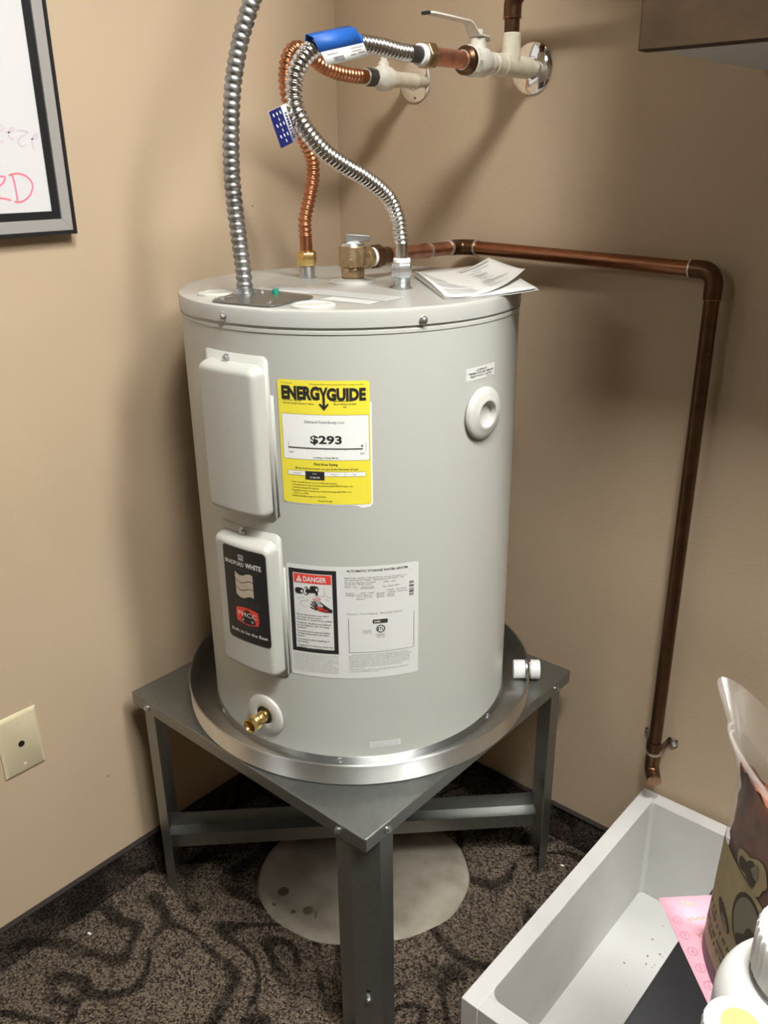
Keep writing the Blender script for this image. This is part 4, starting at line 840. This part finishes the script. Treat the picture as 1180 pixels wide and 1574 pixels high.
# ------------------------------------------------------------------ whiteboard
yb, zb = -0.5795, 1.2045; yt, zt = -1.20, 2.05
wb = thing('whiteboard', 'framed whiteboard with pink handwriting on the left wall', 'whiteboard', (0.0, (yb+yt)/2, zb))
def frame_ring(o0, o1, x0, x1, name, m, bev=0.0006):
    # four mitred rails between inset o0 and inset o1
    def rc(o): return [(yb-o, zb+o), (yt+o, zb+o), (yt+o, zt-o), (yb-o, zt-o)]
    a, b = rc(o0), rc(o1)
    for i in range(4):
        j = (i+1) % 4; mb = MB(); mb.prism([(x0, *a[i]), (x0, *a[j]), (x0, *b[j]), (x0, *b[i])], (x1-x0, 0, 0)); build(mb, name, m, wb, bevel=bev)
frame_ring(0.0, 0.0055, 0.0005, 0.0205, 'edge_rail', 'frame_black')
frame_ring(0.0055, 0.0215, 0.0005, 0.0195, 'frame_rail', 'frame_silver')
frame_ring(0.0215, 0.0325, 0.0005, 0.0165, 'inner_rail', 'frame_black')
brd = build(MB().box((0.0005, yt+0.0325, zb+0.0325), (0.0135, yb-0.0325, zt-0.0325)), 'board', 'whiteboard', wb)
STR = {'D1': [(-0.6628, 1.2865), (-0.6609, 1.2725), (-0.6608, 1.2515)], 'D2': [(-0.6678, 1.286), (-0.655, 1.288), (-0.6429, 1.2845), (-0.6359, 1.2764), (-0.636, 1.2684), (-0.6415, 1.2594), (-0.6496, 1.2534), (-0.6578, 1.2508), (-0.6652, 1.2517)],
 'R1': [(-0.6876, 1.2853), (-0.6805, 1.2845), (-0.6749, 1.2845), (-0.6736, 1.2817), (-0.6769, 1.2773), (-0.6827, 1.2725), (-0.688, 1.2704)], 'R0': [(-0.6877, 1.2847), (-0.6877, 1.272), (-0.6889, 1.2587)], 'R2': [(-0.688, 1.2704), (-0.6860, 1.2620), (-0.6854, 1.2575), (-0.6782, 1.2561), (-0.6699, 1.2538)],
 'e0': [(-0.6720, 1.3440), (-0.6686, 1.3491), (-0.6648, 1.3465), (-0.6661, 1.3427), (-0.6730, 1.3400), (-0.676, 1.333), (-0.6726, 1.3271), (-0.6668, 1.3293)], 'e1': [(-0.6628, 1.3406), (-0.6568, 1.3402), (-0.6501, 1.343), (-0.6509, 1.3457), (-0.6555, 1.344), (-0.6583, 1.3386), (-0.6569, 1.3326), (-0.6517, 1.3305)],
 'z': [(-0.6451, 1.3431), (-0.6377, 1.3427), (-0.6305, 1.3406), (-0.6402, 1.3355), (-0.6454, 1.3311), (-0.6462, 1.3267), (-0.6425, 1.3229), (-0.6346, 1.3246)], 'e2': [(-0.6268, 1.3324), (-0.6217, 1.3324), (-0.6165, 1.3364), (-0.618, 1.3385), (-0.6229, 1.3363), (-0.6259, 1.3302), (-0.626, 1.3224), (-0.6241, 1.3185)]}
for grp, m, wd, nm in ((('D1', 'D2', 'R0', 'R1', 'R2'), 'marker_pink', 0.0026, 'pink_writing'), (('e0', 'e1', 'z', 'e2'), 'marker_faint', 0.0020, 'faint_writing')):
    mb = MB()
    for k in grp:
        pts = spline([(0.0138, a, b) for a, b in STR[k]], 6); n = len(pts); vs_ = []
        for i in range(n):
            tdir_ = (pts[min(i+1, n-1)]-pts[max(i-1, 0)]).normalized(); sd = V((0, -tdir_.z, tdir_.y))*wd/2
            vs_ += [pts[i]+sd, pts[i]-sd]
        mb.add(vs_, [(2*i, 2*i+1, 2*i+3, 2*i+2) for i in range(n-1)])
    build(mb, nm, m, brd)

# ------------------------------------------------------------------ wall plate
wp = thing('cable_wall_plate', 'ivory blank wall plate with one round hole on the left wall', 'wall plate', (0, -0.7993, 0.4145))
y0, y1, z0, z1 = -0.8343, -0.7643, 0.3585, 0.4710
mb = MB(); e_ = 0.005
mb.add([(0, y0, z0), (0, y1, z0), (0, y1, z1), (0, y0, z1), (0.0022, y0, z0), (0.0022, y1, z0), (0.0022, y1, z1), (0.0022, y0, z1), (0.0055, y0+e_, z0+e_), (0.0055, y1-e_, z0+e_), (0.0055, y1-e_, z1-e_), (0.0055, y0+e_, z1-e_)],
       [(3, 2, 1, 0)]+[(i, (i+1) % 4, (i+1) % 4+4, i+4) for i in range(4)]+[(i+4, (i+1) % 4+4, (i+1) % 4+8, i+8) for i in range(4)]+[(8, 9, 10, 11)])
build(mb, 'plate', 'ivory', wp, bevel=0.0008)
build(MB().lathe([(0.0055, 0), (0.0055, 0.0004)], (0.0055, -0.7993, 0.4145), (1, 0, 0), 24), 'hole', 'black', wp)
for z in (0.4550, 0.3745): build(MB().lathe([(0.0028, 0), (0.0028, 0.0006), (0.001, 0.0009)], (0.0055, -0.7993, z), (1, 0, 0), 14), 'screw', 'ivory', wp)

# ------------------------------------------------------------------ white trough
tx0, tx1, ty0, ty1, tz = 0.7460, 1.1300, -0.5800, -0.0035-0.0085, 0.2230; th = 0.0275
tr = thing('white_trough', 'long white painted wooden trough on the floor below the drain pipe', 'trough', ((tx0+tx1)/2, (ty0+ty1)/2, 0))
build(MB().box((tx0, ty0, 0.0), (tx0+th, ty1, tz)), 'side_panel', 'trough_paint', tr, bevel=0.0012)
build(MB().box((tx1-th, ty0, 0.0), (tx1, ty1, tz)), 'side_panel', 'trough_paint', tr, bevel=0.0012)
build(MB().box((tx0+th, ty0, 0.0), (tx1-th, ty0+th, tz)), 'end_panel', 'trough_paint', tr, bevel=0.0012)
build(MB().box((tx0+th, ty1-th, 0.0), (tx1-th, ty1, tz)), 'end_panel', 'trough_paint', tr, bevel=0.0012)
build(MB().box((tx0+th, ty0+th, 0.0), (tx1-th, ty1-th, 0.013)), 'bottom_panel', 'trough_paint', tr)
for i in range(4):
    mb = MB(); k = ((tx0+th, ty0+th, 1, 1), (tx1-th, ty0+th, -1, 1), (tx1-th, ty1-th, -1, -1), (tx0+th, ty1-th, 1, -1))[i]; r = 0.018 if i == 0 else 0.008
    mb.prism([(k[0], k[1], 0.0131)]+[(k[0]+k[2]*r*(1-math.sin(t*PI/12)), k[1]+k[3]*r*(1-math.cos(t*PI/12)), 0.0131) for t in range(7)], (0, 0, tz-0.0135)); build(mb, 'corner_fillet', 'trough_paint', tr, sharp=60)

mb = MB(); random.seed(5)
for i in range(16):
    x, y = random.gauss(0.850, 0.022), random.gauss(-0.165, 0.035); r = random.choice((.0005, .0007, .0012)); a = random.random()*3
    mb.add([(x+r*math.cos(t*PI/3)*(1+1.2*abs(math.cos(a))), y+r*math.sin(t*PI/3)*(1+1.2*abs(math.sin(a))), 0.01325) for t in range(6)], [tuple(range(6))])
o = build(mb, 'dirt_specks', 'dirt', tr); o['kind'] = 'stuff'

# ------------------------------------------------------------------ wall cabinet
cb_ = thing('wall_cabinet', 'brown wood-fronted wall cabinet with pale underside, upper right', 'cabinet', (1.35, 0, 1.4035))
build(MB().box((0.776, -0.331, 1.4040), (1.95, -0.0005, 2.15)), 'carcass', 'cabinet_white', cb_, bevel=0.001)
build(MB().box((0.772, -0.352, 1.4015), (1.35, -0.331, 2.15)), 'door', 'cabinet_wood', cb_, bevel=0.0015)
build(MB().box((1.353, -0.352, 1.4015), (1.95, -0.331, 2.15)), 'door', 'cabinet_wood', cb_, bevel=0.0015)

# ------------------------------------------------------------------ desk and what lies on it
DKZ = 0.75
dk = thing('black_desk', 'black topped desk in the lower right foreground', 'desk', (1.65, -0.70, 0))
build(MB().box((1.083, -1.06, DKZ-0.028), (2.25, -0.36, DKZ)), 'desktop', 'desk_black', dk, bevel=0.0015)
for x in (1.16, 2.19):
    for y in (-1.0, -0.42): build(MB().box((x-0.02, y-0.02, 0), (x+0.02, y+0.02, DKZ-0.028)), 'leg', 'desk_black', dk, bevel=0.002)
# pink note
pn = V((1.0546, -0.7556, 0)); pu = (V((1.0827, -0.7283, 0))-pn).normalized(); pv = (V((1.1231, -0.8239, 0))-pn).normalized()
pk = Patch(lambda u, v, h: V((0, 0, DKZ+0.0006+h))+pn+pu*u+pv*v, 0.02)
nt_ = thing('pink_note', 'pink handwritten sheet under the nut pouch on the black desk', 'paper', (1.11, -0.78, DKZ+0.0006))
mb = MB(); pk.rect(mb, 0, 0, 0.140, 0.110, 0.0); o = build(mb, 'sheet', 'pink_paper', nt_); so = o.modifiers.new('thick', 'SOLIDIFY'); so.thickness = 0.0004; so.offset = 1
mb = MB()
for i, t_ in enumerate(('The', '', '', '', '', '', '')):
    v = 0.010+0.0145*i; pk.disc(mb, 0.0065, v-0.002, 0.0038, h=0.0009, m=1, r0=0.84, n=16); pk.text(mb, str(i+1), 0.0065, v, 0.0040, align='c', h=0.0009, m=1)
    if t_: pk.text(mb, t_, 0.0140, v, 0.0052, h=0.0009, m=0, bold=-0.005, res=2)
    else: pk.line(mb, [(0.0140+0.0009*q, v-0.0022+0.0022*math.sin(q*1.9+i)*math.cos(q*0.7+i*2)) for q in range((26, 18, 22, 30, 20, 24, 16)[i])], 0.0006, 0.0009, 0)
pk.rect(mb, 0.001, 0.0765, 0.10, 0.0768, 0.0009, 1)
build(mb, 'handwriting', ['ink_yellow', 'ink_pink'], o)

# nut pouch
pe = V((0.7071, -0.7071, 0)); pf = V((-0.7071, -0.7071, 0)); pb = V((1.0950, -0.7620, DKZ+0.0016))
PW, PH = 0.150, 0.196
po_ = thing('nut_pouch', 'stand-up clear pouch of brown nuts with a kraft paper front on the desk', 'pouch', tuple(pb+pe*PW/2-pf*0.022))
def pouch(t, an, inset=0.0):
    # t height 0..1, an angle round the section, front is +pf
    a = PW/2-inset; b = (0.017*(1-t)**0.8+0.004+0.010*max(0, t-0.80)/0.2)-inset*0.6
    c, s_ = math.cos(an), math.sin(an)
    x = a*math.copysign(abs(c)**0.8, c); y = b*math.copysign(abs(s_)**0.9, s_)
    lean = -0.045*max(0, (t-0.72)/0.28)**1.5
    return pb+pe*(PW/2+x+lean)+pf*(y-0.006)+V((0, 0, PH*t))
NA = 48
def loft(ts, inset, a0=0, a1=2*PI, bumpy=0.0, closed=True):
    mb = MB(); n = NA if closed else NA+1
    vs_ = []
    for t_ in ts:
        for k in range(n):
            p_ = pouch(t_, a0+(a1-a0)*k/NA, inset)
            if bumpy: p_ = p_+pf*(bumpy*(math.sin(k*1.9+t_*31)+math.sin(k*0.9-t_*47))*0.5)
            vs_.append(p_)
    fs_ = [(i*n+k, i*n+(k+1) % n, (i+1)*n+(k+1) % n, (i+1)*n+k) for i in range(len(ts)-1) for k in range(NA)]
    return mb.add(vs_, fs_)
mb = loft([k/20*0.80 for k in range(21)], 0.0055, bumpy=0.0018)
mb.add([pouch(0.80, 2*PI*k/NA, 0.0055)+V((0, 0, 0.002*math.sin(k*2.2))) for k in range(NA)], [tuple(range(NA))]); mb.add([pouch(0.003, 2*PI*k/NA, 0.0055) for k in range(NA)], [tuple(range(NA-1, -1, -1))])
o = build(mb, 'nuts', 'nut_brown', po_, sharp=80); o['label'] = 'brown nuts inside the pouch'
film = build(loft([k/24 for k in range(25)], 0.0), 'clear_bag', 'clear_film', po_, sharp=80)
mb = MB(); NF = 28
def front(u, z, h): # u along the width from the left seal, z height
    x = u-PW/2; a = PW/2; c = max(-1, min(1, x/a)); cc = math.copysign(abs(c)**(1/0.8), c); an = math.acos(cc)
    return pouch(z/PH, an)+pf*h
fp = Patch(lambda u, v, h: front(u, v, h), 0.006)
nz = 12
mb.add([front(0.0008+(PW-0.0016)*i/NF, 0.012+(0.0985-0.012+0.003*math.sin(i/NF*PI*1.0))*j/nz, 0.0006) for j in range(nz+1) for i in range(NF+1)], [(j*(NF+1)+i, j*(NF+1)+i+1, (j+1)*(NF+1)+i+1, (j+1)*(NF+1)+i) for j in range(nz) for i in range(NF)])
kl = build(mb, 'kraft_front', 'kraft', po_, sharp=80)
mb = MB(); mb.add([front(0.0008+(PW-0.0016)*i/NF, 0.0002+0.0122*j, 0.0006) for j in range(2) for i in range(NF+1)], [(i, i+1, NF+2+i, NF+1+i) for i in range(NF)]); build(mb, 'gusset', 'gusset', po_)
def blob(mb, u, z, ru, rz, m, h=0.0010, rot=0.0, n=18, wob=0.0):
    ru0, rz0 = ru, rz
    vs_ = []
    for k in range(n):
        t_ = 2*PI*k/n; q_ = 1+wob*math.sin(3*t_+ru*900)+wob*0.6*math.sin(5*t_+z*300); c_, s2_ = ru*q_*math.cos(t_), rz*q_*math.sin(t_)
        vs_.append(front(u+c_*math.cos(rot)-s2_*math.sin(rot), z+c_*math.sin(rot)+s2_*math.cos(rot), h))
    mb.add(vs_+[front(u, z, h)], [(k, (k+1) % n, n) for k in range(n)], m)
mb = MB()
blob(mb, 0.066, 0.076, 0.020, 0.022, 0); blob(mb, 0.067, 0.076, 0.0175, 0.0195, 1, 0.0014); blob(mb, 0.072, 0.068, 0.013, 0.008, 0, 0.0018, 0.8, 24, 0.22)
blob(mb, 0.038, 0.056, 0.013, 0.005, 0, 0.0010, -0.35); blob(mb, 0.042, 0.054, 0.007, 0.0025, 1, 0.0014, -0.35)
random.seed(2)
for z, u0_, n_w in ((0.046, 0.012, 4), (0.041, 0.018, 14), (0.032, 0.010, 22), (0.026, 0.008, 24)):
    u = u0_
    for k in range(n_w):
        L_ = random.choice((.0016, .0022, .0030)); blob(mb, u+L_/2, z, L_/2, 0.0021, 0, 0.0010, 0, 6); u += L_+(.0006 if random.random() < 0.75 else .0028)
build(mb, 'drawing', ['kraft_dark', 'kraft_grey'], kl)
mb = MB()
blob(mb, 0.056, 0.112, 0.020, 0.011, 0, 0.0008, 0.3, 24, 0.16); blob(mb, 0.052, 0.110, 0.012, 0.007, 1, 0.0012, 0.2, 24, 0.24); blob(mb, 0.060, 0.116, 0.004, 0.005, 2, 0.0016, 0, 18, 0.2)
build(mb, 'window_print', ['kraft', 'kraft_dark', 'kraft_grey'], film)
mb = MB()
for t_ in (0.865, 0.885):
    mb.tube([pouch(t_, 2*PI*k/40, -0.0006) for k in range(21)], 0.0012, 6)
build(mb, 'zip_seal', 'clear_film', po_)

# bottles
def bottle(name, lab, x, y, R, zsh, rc, zc0, zc1, ribs, lime=False):
    t = thing(name, lab, 'bottle', (x, y, DKZ), 'white bottles on the desk')
    mb = MB(); o_ = (x, y, 0)
    prof = [(R-0.003, DKZ+0.0005), (R, DKZ+0.004), (R, zsh-0.022)]+[(rc*0.86+(R-rc*0.86)*math.cos(k*PI/16), zsh-0.022+0.022*math.sin(k*PI/16)) for k in range(1, 9)]+[(rc*0.86, zc0+0.004)]
    mb.lathe(prof, o_, seg=48); build(mb, 'bottle_body', 'white_plastic', t, sharp=60)
    mb = MB(); n = ribs*4; rf = lambda k, i: (1.0 if i in (0, 4, 5, 6) else (1.0 if k % 4 in (0, 1) else 0.965))
    mb.lathe([(rc*0.97, zc0), (rc, zc0+0.0012), (rc, zc0+(zc1-zc0)*0.6), (rc, zc1-0.003), (rc*0.955, zc1-0.0008), (rc*0.88, zc1), (0.001, zc1)], o_, seg=n, rf=rf, caps=False)
    cp = build(mb, 'cap', 'cap_white', t, sharp=45)
    if lime: build(MB().lathe([(rc*0.52, 0), (rc*0.52, 0.0005), (0.001, 0.0006)], (x, y, zc1), seg=40), 'cap_dot', 'lime', cp)
    else:
        mb = MB()
        for k in range(10): mb.lathe([(rc*1.03, zsh-0.0012), (rc*0.95, zsh+0.0004)], o_, seg=40, caps=False) if k == 0 else None
        build(mb, 'tamper_band', 'light_print', t)
    return t
bottle('pill_bottle', 'large white bottle with ribbed cap in front of the nut pouch', 1.1900, -0.9300, 0.040, 0.925, 0.026, 0.929, 0.955, 36)
bottle('pill_bottle', 'white bottle with lime green dot on its cap, nearest the camera', 1.1780, -0.9930, 0.019, 0.924, 0.0155, 0.929, 0.949, 28, True)

# small scraps on the carpet
random.seed(9)
for k, (x, y, lab) in enumerate(((0.05, -0.77, 'white paper scrap on the carpet by the left wall'), (0.62, -0.07, 'white crumb on the carpet by the right stand leg'))):
    mb = MB(); s_ = 0.005; mb.prism([(x, y, 0.0005), (x+s_*1.6, y+s_*.3, 0.0005), (x+s_*1.4, y+s_, 0.0005), (x+.1*s_, y+.8*s_, 0.0005)], (0, 0, 0.0015)); tag(build(mb, 'paper_scrap', 'debris', loc=(x, y, 0.0005)), lab, 'scrap')
